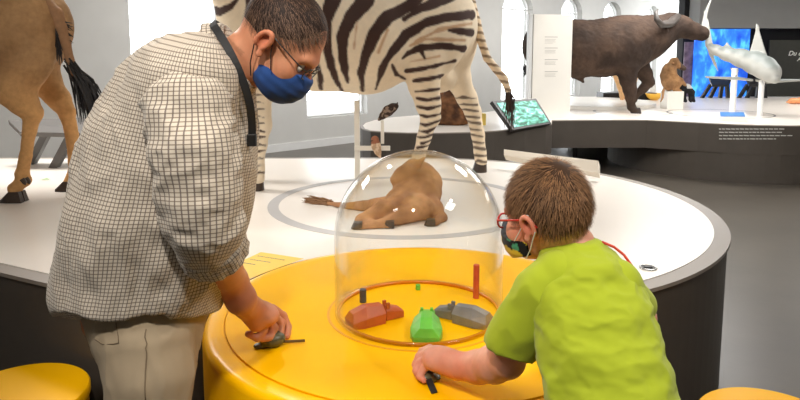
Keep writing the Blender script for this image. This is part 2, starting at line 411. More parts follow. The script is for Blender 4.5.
# ================================================================== NEAR STAGE
C1=np.array([.075,2.095]); R1=.70          # yellow drum
C2=np.array([.09,3.68]); R2=1.606
def stage_outline(ins, rdrum):
    R=R2-ins; pts=[]
    # front-left line offset inwards
    d=np.array([1,-.5]); d/=np.linalg.norm(d); nrm=np.array([.5,1.])/np.linalg.norm([.5,1.])
    a=np.array([-1.56,2.48])+nrm*ins
    # intersection of line with drum
    tt=np.linspace(-3.2,2,4000); L=a+tt[:,None]*d; inside=np.linalg.norm(L-C1,axis=1)<rdrum; j=np.argmax(inside)
    start=L[0]; pL=L[j]
    pts+= [(start[0],start[1])]+[tuple(L[int(q)]) for q in np.linspace(j*.3,j,6)]
    a0=math.atan2(pL[1]-C1[1],pL[0]-C1[0])
    # right intersection of the two circles
    th=np.linspace(-math.pi/2,math.pi/2,4000); A=np.c_[C2[0]+R*np.cos(th),C2[1]+R*np.sin(th)]
    out=np.linalg.norm(A-C1,axis=1)>rdrum; j=np.argmax(out); pR=A[j]; a1=math.atan2(pR[1]-C1[1],pR[0]-C1[0])
    if a0<a1: a0+=2*math.pi
    pts+=[(C1[0]+rdrum*math.cos(t),C1[1]+rdrum*math.sin(t)) for t in np.linspace(a0,a1,40)[1:-1]]
    pts+=[(C2[0]+R*math.cos(t),C2[1]+R*math.sin(t)) for t in np.linspace(th[j],math.pi/2,60)]
    pts+=[(-4.6+ins,C2[1]+R)]
    return pts
fascia=mat('stage_fascia',(78,71,64),.55,.07,5)
rimm=mat('stage_rim',(146,137,128),.45,.03,4)
whitetop=mat('stage_white_top',(240,233,224),.28,.02,2)
st=thing('display_stage','large low white-topped stage with dark sides and rounded right end carrying the zebra','stage',(-.5,3.8,0))
build('plinth',Geo().prism(stage_outline(.012,R1+.012),0,.685),fascia,st)
build('rim',Geo().prism(stage_outline(0,R1+.006),.685,.70),rimm,st)
build('top_panel',Geo().prism(stage_outline(.070,R1+.006),.7003,.7025),whitetop,st)
# grey ring inlay on the stage
inl=mat('grey_inlay',(186,184,184),.4,.02)
RC=np.array([.02,3.68])
g=Geo().lathe([(.70,0),(.76,0),(.76,.0015),(.70,.0015)],(RC[0],RC[1],.7027),96,True); build('ring_inlay',g,inl,st)
# socket
q=G(648,268,.703)
so=thing('floor_socket','round chrome cable socket set in the white stage near its right edge','socket',q)
build('flange',Geo().lathe([(0.0,.0),(.033,.0),(.035,.003),(.028,.005),(.026,.002),(0,.002)],q,32),mat('chrome',(190,190,190),.15,0,metal=1),so,smooth=True)
build('plug',Geo().box(q+[0,0,.004],(.03,.016,.006)),mat('dark_plastic',(25,25,25),.4,0),so)
# yellow printed label on the stage
decal=mat('pale_yellow_print',(248,208,98),.4,.02); greytxt=mat('grey_print',(150,140,130),.6,0)
A,B_,C_,D_=G(261,252,.7035),G(305,259,.7035),G(249,284.5,.7035),G(222,270,.7035)
def _out(q):
    d=q[:2]-C1; L=np.linalg.norm(d)
    return np.array([*(C1+d*max(1,(R1+.022)/L)),q[2]])
A,B_,C_,D_=map(_out,(A,B_,C_,D_))
lb=thing('stage_label','pale yellow printed text label on the white stage behind the man\'s forearm','label',(A+C_)/2)
build('sheet',Geo().add([A,B_,C_,D_,A-[0,0,.0008],B_-[0,0,.0008],C_-[0,0,.0008],D_-[0,0,.0008]],[(0,1,2,3),(4,5,6,7),(0,1,5,4),(1,2,6,5),(2,3,7,6),(3,0,4,7)]),decal,lb)
ex=(B_-A); ey=(D_-A)
for r,(u0,u1) in enumerate([(.1,.72),(.1,.6),(.1,.42),(.1,.3)]):
    y0=.2+r*.19; tg=Geo()
    u=u0
    while u<u1:
        w=random.uniform(.02,.07); c=A+ex*(u+w/2)*(1-.25*y0)+ey*y0; tg.box(c+[0,0,.0004],(np.linalg.norm(ex)*w*.9,.006,.0006),np.array([[ex[0],-ex[1],0],[ex[1],ex[0],0],[0,0,np.linalg.norm(ex)]])/np.linalg.norm(ex)); u+=w+.012
    build('text_line',tg,greytxt,lb)
# leaf
q=G(45,180,.703)
tag(build('leaf',Geo().add([q+[-.03,0,.002],q+[0,-.014,.006],q+[.035,.006,.003],q+[.005,.012,.01]],[(0,1,3),(1,2,3)]),mat('leaf_green',(150,190,120),.5,.1)),'small pale green leaf lying on the white stage by the antelope hoofs','leaf')
# white wedge panel lying behind the boy
wp_=[P(506,154,4.75),P(600,166,4.3),P(600,178,4.25),P(506,160,4.7)]
tag(build('info_sign',Geo().slab(wp_,.05),mat('cream_board',(232,224,210),.5,.02)),'cream slanted info panel seen edge on behind the boy\'s head','panel')

# ================================================================== YELLOW DRUM TABLE
yel=mat('yellow_lacquer',(255,191,0),.35,.012,3,spec=.12)
yel2=mat('yellow_lacquer_rim',(255,190,0),.28,.012,3,spec=.2)
TT=.715
dt=thing('game_table','glossy yellow round drum table between the man and the boy','table',(C1[0],C1[1],0))
c=(C1[0],C1[1],0)
build('drum',Geo().lathe([(0,0),(.69,0),(.70,.01),(.70,.688),(.6965,.699),(.688,.707),(.676,.7105),(.645,.7125),(.6365,.7115),(.6355,.706),(0,.706)],c,128),yel2,dt,smooth=True).modifiers.new('e','EDGE_SPLIT').split_angle=math.radians(40)
RCn=np.array([.06,2.056]); RR=.275
build('table_top',Geo().lathe([(0,.707),(.633,.707),(.633,TT-.001),(.632,TT),(0,TT)],c,128),yel,dt,smooth=True).modifiers.new('e','EDGE_SPLIT').split_angle=math.radians(40)
build('dome_seat',Geo().lathe([(RR+.012,0),(RR+.020,0),(RR+.020,.0012),(RR+.012,.0012)],(RCn[0],RCn[1],TT),96,True),mat('orange_groove',(232,160,4),.4,.02),dt)
# stools
for (sx,sy,lab) in ((-1.265,2.06,'round yellow stool at the left, in front of the dark stage side'),(1.14,1.885,'round yellow stool at the right, below the rounded stage end')):
    s=thing('drum_stool',lab,'stool',(sx,sy,0),'yellow drum stools')
    build('seat',Geo().lathe([(0,.395),(.216,.395),(.219,.40),(.219,.424),(.214,.43),(0,.43)],(sx,sy,0),72),yel2,s,smooth=True).modifiers.new('e','EDGE_SPLIT').split_angle=math.radians(40)
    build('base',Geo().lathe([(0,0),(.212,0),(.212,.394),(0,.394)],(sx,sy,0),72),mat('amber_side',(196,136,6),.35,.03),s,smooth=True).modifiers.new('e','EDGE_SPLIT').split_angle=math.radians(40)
# glass dome
dm=thing('glass_dome','clear bell-shaped glass dome in the middle of the yellow table','dome',(RCn[0],RCn[1],TT))
ro,ri=.2695,.2645; hc=.252
prof=[(ri,.002),(ro,.002)]+[(ro,z) for z in np.linspace(.05,hc,5)]+[(ro*math.cos(t),hc+ro*1.02*math.sin(t)) for t in np.linspace(.06,math.pi/2-.001,28)]
prof+=[(ri*math.cos(t),hc+ri*1.02*math.sin(t)) for t in np.linspace(math.pi/2-.001,.06,28)]+[(ri,z) for z in np.linspace(hc,.05,5)]
build('glass_shell',Geo().lathe(prof,(RCn[0],RCn[1],TT),128,True),mat_glass('dome_glass',(.985,.99,.985,1),1.0),dm,smooth=True)
build('foot_ring',Geo().lathe([(.255,0),(.2635,0),(.2637,.006),(.262,.010),(.256,.010)],(RCn[0],RCn[1],TT),96,True),mat('amber_ring',(222,128,10),.25,.03,coat=.4),dm,smooth=True,label='amber ring around the foot of the glass')
# toy hippos
def hippo(name,label,back,head,m,w=.075,grp='faceted toy animals under the dome',scale=1.0):
    back=np.array(back);head=np.array(head); d=(head-back); L=np.linalg.norm(d[:2]); f=np.array([d[0],d[1],0])/L; s=np.array([-f[1],f[0],0]); u=np.array([0,0,1.])
    t=thing(name,label,'toy',np.array([(back[0]+head[0])/2,(back[1]+head[1])/2,TT+.0003]),grp)
    def pt(a,b,c): return back*[1,1,0]+[0,0,TT+.0005]+f*a*L+s*b*w+u*c*scale
    body=Geo().hull([pt(x,y,z) for x,y,z in [(0,-.36,0),(0,.36,0),(.0,-.42,.018),(0,.42,.018),(.04,-.2,.042),(.04,.2,.042),(.2,-.5,0),(.2,.5,0),(.25,-.5,.028),(.25,.5,.028),(.3,-.18,.056),(.3,.18,.056),(.62,-.42,0),(.62,.42,0),(.64,-.4,.03),(.64,.4,.03),(.62,-.17,.052),(.62,.17,.052)]])
    build('body',body,m,t,bevel=.0015)
    hd=Geo().hull([pt(x,y,z) for x,y,z in [(.68,-.2,0),(.68,.2,0),(.68,-.22,.03),(.68,.22,.03),(.7,-.1,.044),(.7,.1,.044),(.84,-.17,.038),(.84,.17,.038),(1.02,-.27,.004),(1.02,.27,.004),(1.02,-.27,.022),(1.02,.27,.022),(.98,-.2,.030),(.98,.2,.030)]])
    build('head',hd,m,t,bevel=.0015)
    for y in(-.16,.16): build('ear',Geo().hull([pt(.72+a,y+b,c) for a in(-.03,.03) for b in(-.05,.05) for c in(.036,.054)]),m,t)
    build('neck',Geo().hull([pt(a,b,c) for a in(.6,.72) for b in(-.12,.12) for c in(.006,.03)]),m,t)
redw=mat('rust_red_painted_wood',(186,80,42),.45,.12,30); grnw=mat('green_painted_wood',(104,196,66),.4,.1,30); gryw=mat('slate_grey_painted_wood',(118,118,120),.45,.15,30)
hippo('toy_hippo','rust red faceted toy hippo at the left under the dome',G(349,327,TT),G(400,316,TT),redw,.078,scale=1.05)
hippo('toy_hippo','bright green faceted toy hippo at the front under the dome',G(426,344,TT),G(427,318,TT),grnw,.095)
hippo('toy_hippo','slate grey faceted toy hippo at the right under the dome',G(490,327,TT),G(437,315,TT),gryw,.08,scale=.95)
def peg(label,px,py,r,h,m):
    q=G(px,py,TT); tag(build('food_peg',Geo().lathe([(0,0),(r,0),(r,h-.002),(r-.0015,h),(0,h)],q+[0,0,.0004],20),m),label,'peg','coloured pegs under the dome')
peg('short charcoal peg behind the red toy hippo',363,302,.0115,.045,mat('charcoal_wood',(70,74,78),.5,.1))
peg('stubby green peg at the back of the ring behind the green toy',418,289.5,.0085,.018,grnw)
peg('tall terracotta red peg at the right of the ring',476,298,.0105,.118,mat('terracotta_wood',(206,82,50),.5,.15,40))
# ================================================================== FAR STAGE
fs=thing('display_stage','far dark-sided curved white stage carrying the buffalo and the white shark','stage',(3,9,0))
def lobe(ins):
    A=[(-.32,7.10),(-.15,6.98),(.1,6.91),(.42,6.9),(.75,6.97),(1.03,7.09),(1.4,7.36),(1.70,7.64),(1.80,7.78),(1.90,8.2)]
    return A
def full(ins):
    th=np.linspace(math.radians(-128),math.radians(-20),40)
    c=(4.6,9.2); r=1.6-ins
    pts=[(x,y+ins*.9) for x,y in lobe(0)]+[(2.6,8.24+ins),(3.1,8.24+ins)]
    pts+=[(c[0]+r*math.cos(t),c[1]+r*math.sin(t)) for t in th if c[0]+r*math.cos(t)>3.5]
    pts+=[(7.2,9.6+ins),(9.0-ins,10.2),(9.0-ins,12.6-ins),(2.9,12.6-ins),(2.3,11.6),(1.9,10.2),(1.2,9.3),(.6,9.03-ins),(.2,8.86-ins),(-.12+ins*.4,8.6-ins*.8),(-.33+ins*.8,8.25),(-.44+ins,7.9),(-.46+ins,7.6),(-.42+ins,7.3)]
    return pts
build('fascia',Geo().prism(full(0),.35,.69),fascia,fs)
build('rim',Geo().prism(full(-.004),.69,.70),rimm,fs)
build('top_panel',Geo().prism(full(.03),.7003,.7025),whitetop,fs)
build('plinth',Geo().prism([(-.32,7.11),(-.15,6.99),(.1,6.92),(.3,6.91),(.32,8.6),(-.35,8.15),(-.46,7.6)],0,.349),fascia,fs)
th=np.linspace(0,2*math.pi,64,endpoint=False)
pp=[(4.6+1.595*math.cos(t),9.2+1.595*math.sin(t)) for t in th]
build('plinth',Geo().prism(pp,0,.349),fascia,fs)
build('plinth',Geo().prism([(5.2,10.0),(8.9,10.3),(8.9,12.5),(3.2,12.5),(3.2,11.2)],0,.349),fascia,fs)
build('foot',Geo().lathe([(0,0),(.12,0),(.12,.01),(.03,.03),(.03,.349),(0,.349)],(2.33,8.7,0),20),mat('black_metal',(20,20,22),.4,0),fs)
g=G(725,115,.703); build('ring_inlay',Geo().lathe([(.66,0),(.685,0),(.685,.001),(.66,.001)],(4.42,9.1,.7027),72,True),mat('dark_inlay',(120,118,116),.5,0),fs)
build('ring_inlay',Geo().lathe([(.5,0),(.54,0),(.54,.001),(.5,.001)],(3.3,9.35,.7027),72,True),inl,fs)
# text lines on fascia (mirrors curved front)
for r,(xa,xb) in enumerate([(719,780),(719,779),(719,789),(719,776)]):
    x=xa; y=129+r*3.3; tl=Geo()
    while x<xb:
        w=random.uniform(2,6); q0=P(x+w/2,y,7.8); ux=q0[0]/7.8
        # intersect view direction with front circle
        b=-2*(ux*4.6+9.2); a=ux*ux+1; cc=4.6**2+9.2**2-1.606**2; Y=(-b-math.sqrt(max(b*b-4*a*cc,0)))/(2*a)
        q=P(x+w/2,y,Y); t=np.array([-(q[1]-9.2),q[0]-4.6,0]); t/=np.linalg.norm(t); 
        tl.box(q,(w*.9/660*Y,.003,.011),np.array([[t[0],-t[1],0],[t[1],t[0],0],[0,0,1]])); x+=w+.8
    build('text_line',tl,mat('fascia_print',(205,203,196),.6,0),fs)
# second low white plinth
tag(build('round_plinth',Geo().lathe([(0,0),(1.1,0),(1.1,.04),(1.09,.05),(0,.05)],(3.0,10.75,.7032),72),mat('white_lacquer'),smooth=False),'low round white plinth on the far stage behind the buffalo','plinth')
tag(build('black_case',Geo().box(P(626,97.5,11.9)*[1,1,0]+[0,0,.765],(.95,.4,.12)),mat('black_metal')),'long low black case behind the buffalo at the back of the far stage','case')
# white text panel
pn=thing('standing_sign','tall white free-standing text panel in front of the buffalo rump','panel',(1.96,8.42,.703))
a=P(534,14,8.3); b=P(573,14,8.5); zt=P(553,14.5,8.4)[2]
d=(b-a)*[1,1,0]; L=np.linalg.norm(d); d/=L; Rz=np.array([[d[0],-d[1],0],[d[1],d[0],0],[0,0,1]]); nn=np.array([d[1],-d[0],0])
cen=(a+b)/2; cen[2]=(zt+.703)/2; cen-=nn*.03
build('board',Geo().box(cen,(L,.06,zt-.703),Rz),white_m,pn)
ptx=mat('light_grey_print',(176,174,170),.6,0)
for k,py in enumerate((37,48,59.5,71.5)):
    g=Geo()
    for j,(wd_,hh) in enumerate([(.19,.007),(.16,.0035),(.15,.0035),(.16,.0035),(.12,.0035)][: (4 if k else 5)]):
        q=P(544,py+ (0 if j==0 else 1.2+j*1.25),8.4); s=np.array([q[0],0,0]); xx=(q[0]-a[0])/d[0]; base=a+d*(xx); base[2]=q[2]
        g.box(base+d*(wd_/2+.0)+nn*.0015,(wd_,.002,hh),Rz)
    build('text_block',g,ptx,pn)
build('side_strip',Geo().box(a*[1,1,0]-d*.035-nn*.03+[0,0,(zt+.703)/2],(.05,.05,zt-.703),Rz),mat('pale_edge',(222,224,224),.4,0),pn)
# tablet kiosk
def kiosk():
    t=thing('touch_screen','tilted touch screen showing a green savanna picture at the far stage edge','screen',P(526,127,7.35))
    BL,BR,TR,TL=P(513,130,7.12),P(551.5,123.5,7.62),P(536,98.5,7.75),P(492,101,7.25)
    n=np.cross(BR-BL,TL-BL); n/=np.linalg.norm(n)
    build('housing',Geo().slab([BL,BR,TR,TL],.045),mat('dark_grey_housing',(58,58,60),.4,.03),t,bevel=.004)
    def bi(u,v): return (BL*(1-u)+BR*u)*(1-v)+(TL*(1-u)+TR*u)*v
    q=[bi(.06,.07),bi(.95,.07),bi(.95,.92),bi(.06,.92)]
    m=ramp_mat('savanna_picture',[(.32,(20,70,60)),(.46,(60,150,120)),(.56,(120,200,190)),(.7,(200,225,225))],9,emit=.55,stretch=(1,1,3),dist=.6)
    if n[1]>0: n=-n
    build('display',Geo().slab([p+n*.003 for p in q],-.002),m,t)
    c=bi(.45,.35)-n*.04; build('stand',Geo().tube([c*[1,1,0]+[0.05,.12,.703],c+[0,.05,-.02]],.035,12),mat('dark_grey_housing'),t)
kiosk()
# yellow cube behind the zebra tail
tag(build('yellow_block',Geo().box(P(481,121,7.5)+[0,0,.02],(.10,.1,.13)),mat('soft_yellow',(246,216,110),.5,.02)),'small pale yellow block on the far stage left of the touch screen','block')

# ================================================================== ANIMALS
hair_m=mat('animal_coat',attr='Col',rough=.85,var=.12,scale=40,bump=.15,bscale=160,spec=.25)
zebra_m=mat('zebra_coat',attr='Col',rough=.75,var=.04,scale=30,bump=.08,bscale=200,spec=.3)
# ---- zebra
Y0=4.3
def zebra():
    t=thing('zebra','standing taxidermy zebra on the near white stage','animal',(-.2,4.35,.703))
    A=lambda px,py,Y,r:(P(px,py,Y),r)
    pr=[]
    pr+=chain([A(258,12,4.1,.25),A(280,22,4.12,.325),A(320,36,4.18,.335),A(365,40,4.28,.335),A(405,28,4.38,.31),A(435,22,4.45,.28)],k=.06)
    pr+=[el(P(428,38,4.30),(.24,.15,.27),k=.08),el(P(448,40,4.55),(.2,.13,.26),k=.08),el(P(439,78,4.5),(.12,.16,.10),k=.06),el(P(262,40,4.0),(.17,.12,.2),k=.08),el(P(262,38,4.25),(.17,.12,.2),k=.08)]
    # neck and head
    pr+=chain([A(262,0,4.1,.23),A(232,-28,4.05,.17),A(205,-62,4.0,.14),A(190,-85,4.0,.115)],k=.08)
    pr+=chain([A(192,-90,4.0,.10),A(172,-75,4.0,.085),A(150,-52,4.0,.06)],k=.05)+[el(P(146,-48,4.0),(.06,.045,.05),k=.03)]
    for s in (-1,1): pr+=chain([(P(194,-102,4.0+.05*s),.03),(P(198,-122,4.0+.08*s),.02)],k=.02)
    # hind near leg
    pr+=chain([A(422,62,4.24,.15),A(424,85,4.22,.095),A(428,103,4.24,.076),A(431,117,4.26,.066)],k=.04)
    pr+=chain([A(430,117,4.26,.058),A(424,138,4.24,.045),A(419,156,4.22,.04),A(414,172,4.2,.04)],k=.02)
    # hind far leg
    pr+=chain([A(448,50,4.55,.15),A(456,75,4.6,.095),A(467,98,4.66,.066),A(473,112,4.68,.060)],k=.04)
    pr+=chain([A(473,112,4.68,.056),A(478,135,4.66,.046),A(480,152,4.64,.042),A(481,161,4.62,.045)],k=.02)
    # front legs
    pr+=chain([A(260,60,4.0,.12),A(260,90,4.0,.08),A(260,112,4.0,.062),A(261,125,4.0,.062),A(259,145,4.0,.045),A(257,168,4.0,.042),A(257,178,4.0,.048)],k=.03)
    pr+=chain([A(262,60,4.25,.12),A(252,90,4.3,.08),A(246,115,4.3,.06),A(243,140,4.3,.045),A(238,163,4.3,.045),A(237,170,4.28,.048)],k=.03)
    V,Q=sdf(pr,.0085,.03)
    N=normals(V,Q)
    # coat pattern: dark stripe centre lines with their widths, laid along the flank (lengthwise, height)
    D_=[(3.98,[(250,-60,20),(240,60,24),(250,160,14),(262,215,8)]),(3.98,[(200,-60,20),(190,60,24),(200,150,14)]),
     (3.95,[(285,-70,26),(292,60,22),(310,150,18),(322,200,15),(318,238,9)]),
     (3.95,[(385,-90,34),(358,0,42),(342,60,30),(345,120,22),(352,180,18),(372,246,9)]),
     (3.95,[(480,-90,40),(440,0,46),(402,50,38),(380,100,30),(385,170,20),(392,222,9)]),
     (3.96,[(640,-70,36),(560,12,34),(500,45,34),(464,90,34),(442,150,26),(429,200,18),(430,246,10)]),
     (4.0,[(720,-40,26),(640,0,30),(590,18,24),(545,50,14)]),
     (4.04,[(735,34,30),(700,38,28),(655,44,26),(600,62,26),(550,92,30),(512,140,22),(488,180,18),(468,240,8)]),
     (4.0,[(512,172,7),(524,200,9),(548,214,6)]),
     (4.08,[(735,84,22),(700,82,20),(668,80,9)]),
     (4.08,[(712,130,18),(650,122,17),(590,126,17),(556,142,16),(540,155,8)]),(4.08,[(592,140,10),(600,156,8)]),
     (4.1,[(684,163,8),(620,178,12),(552,190,9)]),(4.12,[(648,203,13),(610,210,11),(570,216,8)]),(4.14,[(640,238,9),(575,244,7)]),
     (4.16,[(640,262,8),(605,266,9),(578,262,6)]),(4.16,[(642,284,8),(606,290,10),(580,285,6)]),(4.18,[(644,305,8),(606,312,10),(580,308,6)]),
     (4.2,[(642,322,9),(600,334,9),(582,330,5)]),(4.2,[(640,338,7),(606,352,9),(585,350,5)]),(4.2,[(634,356,7),(600,366,9),(580,366,5)]),(4.2,[(628,372,7),(592,382,8)]),
     (4.2,[(622,386,6),(580,394,7)]),(4.2,[(616,402,6),(574,410,7)]),(4.2,[(612,420,6),(570,428,7)]),(4.2,[(606,440,5),(566,446,6)]),
     (4.0,[(-10,-30,20),(20,20,22),(62,34,22),(100,20,14),(118,0,8)]),(4.0,[(20,-20,20),(60,-10,20)]),(4.0,[(150,-60,22),(150,60,20),(160,150,12)])]
    T_=[(4.04,[(735,58,9),(640,78,9),(575,112,7)]),(4.06,[(712,106,8),(600,104,9),(560,122,6)]),(4.08,[(640,150,7),(560,165,6)]),(3.96,[(500,80,6),(476,140,5)]),(3.95,[(420,60,6),(412,130,5)])]
    FR=[]
    for i_,yy in enumerate(range(252,470,19)): FR.append((3.94,[(140,yy+3,4+(i_%3)),(158,yy,6),(171,yy+(i_%2)*5,3)]))
    FL=[]
    for i_,yy in enumerate(range(262,440,17)): FL.append((4.58,[(672+i_*6,yy+4,3),(700+i_*4.2,yy-3+(i_%2)*3,6),(738+i_*3.0,yy+2,4)]))
    wobv=.006*fbm(V,16,3,2)
    def sd(lines):
        best=np.full(len(V),9.)
        for Yl,pl in lines:
            q=[(P(200+a/2.667,b/2.667,Yl),w_/2.667/660*Yl*.5) for a,b,w_ in pl]
            for (a,ra),(b,rb) in zip(q[:-1],q[1:]):
                dx,dz=b[0]-a[0],b[2]-a[2]; h=np.clip(((V[:,0]-a[0])*dx+(V[:,2]-a[2])*dz)/(dx*dx+dz*dz),0,1)
                best=np.minimum(best,np.hypot(V[:,0]-a[0]-h*dx,V[:,2]-a[2]-h*dz)-(ra+h*(rb-ra)))
        return best+wobv
    cream=L3((240,226,202)); tan=L3((214,184,144)); blk=L3((66,46,40))
    base=mixc(np.tile(cream,(len(V),1)),np.tile(tan,(len(V),1)),np.clip(.35+.5*fbm(V,3,9,2),0,1)*.5)
    base=mixc(base,np.tile(L3((186,140,98)),(len(V),1)),sstep(.006,-.006,sd(T_))*.75)
    farleg=(V[:,1]>4.43)&(V[:,2]<P(455,45,4.6)[2])&(V[:,0]>P(432,60,4.5)[0])
    dk=sstep(.005,-.005,sd(D_))*(~farleg)
    lowf=(V[:,0]<P(290,80,4.1)[0])&(V[:,2]<P(260,88,4.0)[2]); dk=np.where(lowf,sstep(.004,-.004,sd(FR)),dk)
    dk=np.where(farleg,sstep(.004,-.004,sd(FL))*.85,dk)
    col=mixc(base,np.tile(blk,(len(V),1)),dk)
    body=build('body',(V,Q),zebra_m,t,smooth=True,cols=col)
    hoofm=mat('dark_hoof',(62,50,42),.4,.1,30)
    for (px,py,Y) in ((257,178,4.0),(237,170,4.28),(413,173,4.19),(481,160,4.62)):
        q=P(px,py,Y); r=.05
        v=Geo().hull([(q[0]+a*r*math.cos(t_)-.012*(1 if z_<.72 else 0),q[1]+a*r*.85*math.sin(t_),z_) for z_,a in((.7032,1.1),(max(q[2]-.0,.75),.8)) for t_ in np.linspace(0,2*math.pi,14,endpoint=False)])
        build('hoof',v,hoofm,t)
    # tail
    pts=[P(462,-6,4.55),P(470,4,4.52),P(476,22,4.5),P(481,40,4.48),P(487,58,4.46),P(496,69,4.45),P(504,79,4.45),P(508,90,4.45)]
    tv,tq=sdf(chain(list(zip(pts,[.045,.04,.033,.028,.026,.026,.028,.022])),k=.01),.006,.01)
    zz=np.sin(tv[:,2]*2*math.pi/.05+tv[:,0]*20); tc=mixc(np.tile(L3((236,214,184)),(len(tv),1)),np.tile(L3((110,84,60)),(len(tv),1)),sstep(.2,.6,zz)*.8)
    tb=build('tail',(tv,tq),zebra_m,t,smooth=True,cols=tc)
    g=Geo()
    for i in range(60):
        a=pts[-2]+(pts[-1]-pts[-2])*random.random()+rng.normal(size=3)*.008; e=P(507+random.gauss(3,3.0),108+random.uniform(0,24),4.45+random.uniform(-.03,.03)); m=(a+e)/2+np.array([random.uniform(0.0,.03),0,0])
        g.tube([a,m,e],[.003,.003,.0015],4)
    build('tuft',g,mat('dark_tail_hair',(64,48,40),.6,.1),tb)
    # mane
    g=Geo()
    for i,u in enumerate(np.linspace(0,1,60)):
        a=P(262,-26,4.1)*(1-u)+P(196,-104,4.0)*u; 
        g.tube([a,a+np.array([.05,0,.09])],[.02,.008],5)
    build('mane',g,mat('dark_tail_hair'),t)
    for s in(-1,1):
        build('eye',Geo().lathe([(0,-.016),(.012,-.01),(.016,0),(.012,.01),(0,.016)],P(176,-86,4.0+s*.085),12),mat('glass_eye',(15,10,8),.1,0),t,smooth=True)
zebra()
# ---- support post with cross arm
pt=thing('display_post','white support post with a side arm holding two small birds under the zebra belly','post',P(357,175,4.33)*[1,1,0]+[0,0,.703])
pw=mat('post_white',(238,234,224),.45,.01); pm=P(357,120,4.33)
build('post',Geo().box((pm[0],pm[1],(1.235+.703)/2),(.034,.034,1.235-.703)),pw,pt,bevel=.002)
a=P(357,147.5,4.33); b=P(388,147.5,4.33)
build('arm',Geo().box(((a[0]+b[0])/2,a[1]-.03,a[2]),(b[0]-a[0]+.03,.024,.03)),pw,pt,bevel=.002)
e=P(382.5,120,4.33); build('upright',Geo().box((e[0],a[1]-.03,(e[2]+a[2])/2+.015),(.022,.022,e[2]-a[2]-.03)),pw,pt)
def bird(label,pts,rads,beak,legs,cols,feet):
    t=thing('perched_bird',label,'bird',feet,'small birds by the zebra belly')
    V,Q=sdf(chain(list(zip(pts,rads)),k=.012),.0035,.012)
    n=fbm(V,60,4,2); c1,c2,c3=[np.tile(L3(c),(len(V),1)) for c in cols]
    col=mixc(c1,c2,sstep(-.1,.3,n)); 
    hd=np.linalg.norm(V-pts[-1],axis=1)<rads[-1]*1.5; col[hd]=mixc(c1,c3,np.full(len(V),.7))[hd]
    build('body',(V,Q),hair_m,t,smooth=True,cols=col)
    build('beak',Geo().tube([pts[-1]+(beak-pts[-1])*.5,beak],[.007,.001],6),mat('dark_beak',(60,40,30),.4,0),t)
    build('leg',Geo().tube(legs,.003,5),mat('dark_beak'),t)
    return t
yb=a[1]-.03
bird('mottled dark brown bird perched on the upright above the arm',[P(379,119.5,yb),P(383,115.5,yb),P(388,111,yb),P(393,107.5,yb),P(396,106,yb)],[.010,.022,.034,.028,.018],P(398,102,yb),[P(384,114,yb),P(383,119.5,yb)],[(66,52,46),(150,130,116),(50,40,36)],P(383,119.5,yb))
bird('small bird with red and black head clinging below the arm',[P(380,157,yb-.035),P(378,152,yb-.035),P(376,146,yb-.035),P(375,139.5,yb-.035)],[.009,.021,.03,.025],P(371,141,yb-.06),[P(377,146,yb-.035),P(378,147,yb-.005)],[(196,164,134),(226,200,172),(150,70,44)],P(377,147,yb-.03))

def animal(name,label,base,prims,h,k,colf,m=hair_m,disp=0,ds=20,parts=None):
    t=thing(name,label,'animal',base); V,Q=sdf(prims,h,k,[lambda X,Y,Z:.7034-Z+0*X+0*Y])
    if disp: V=V+normals(V,Q)*(fbm(V,ds,5,3)*disp)[:,None]
    b=build('body',(V,Q),m,t,smooth=True,cols=colf(V)); return t,b
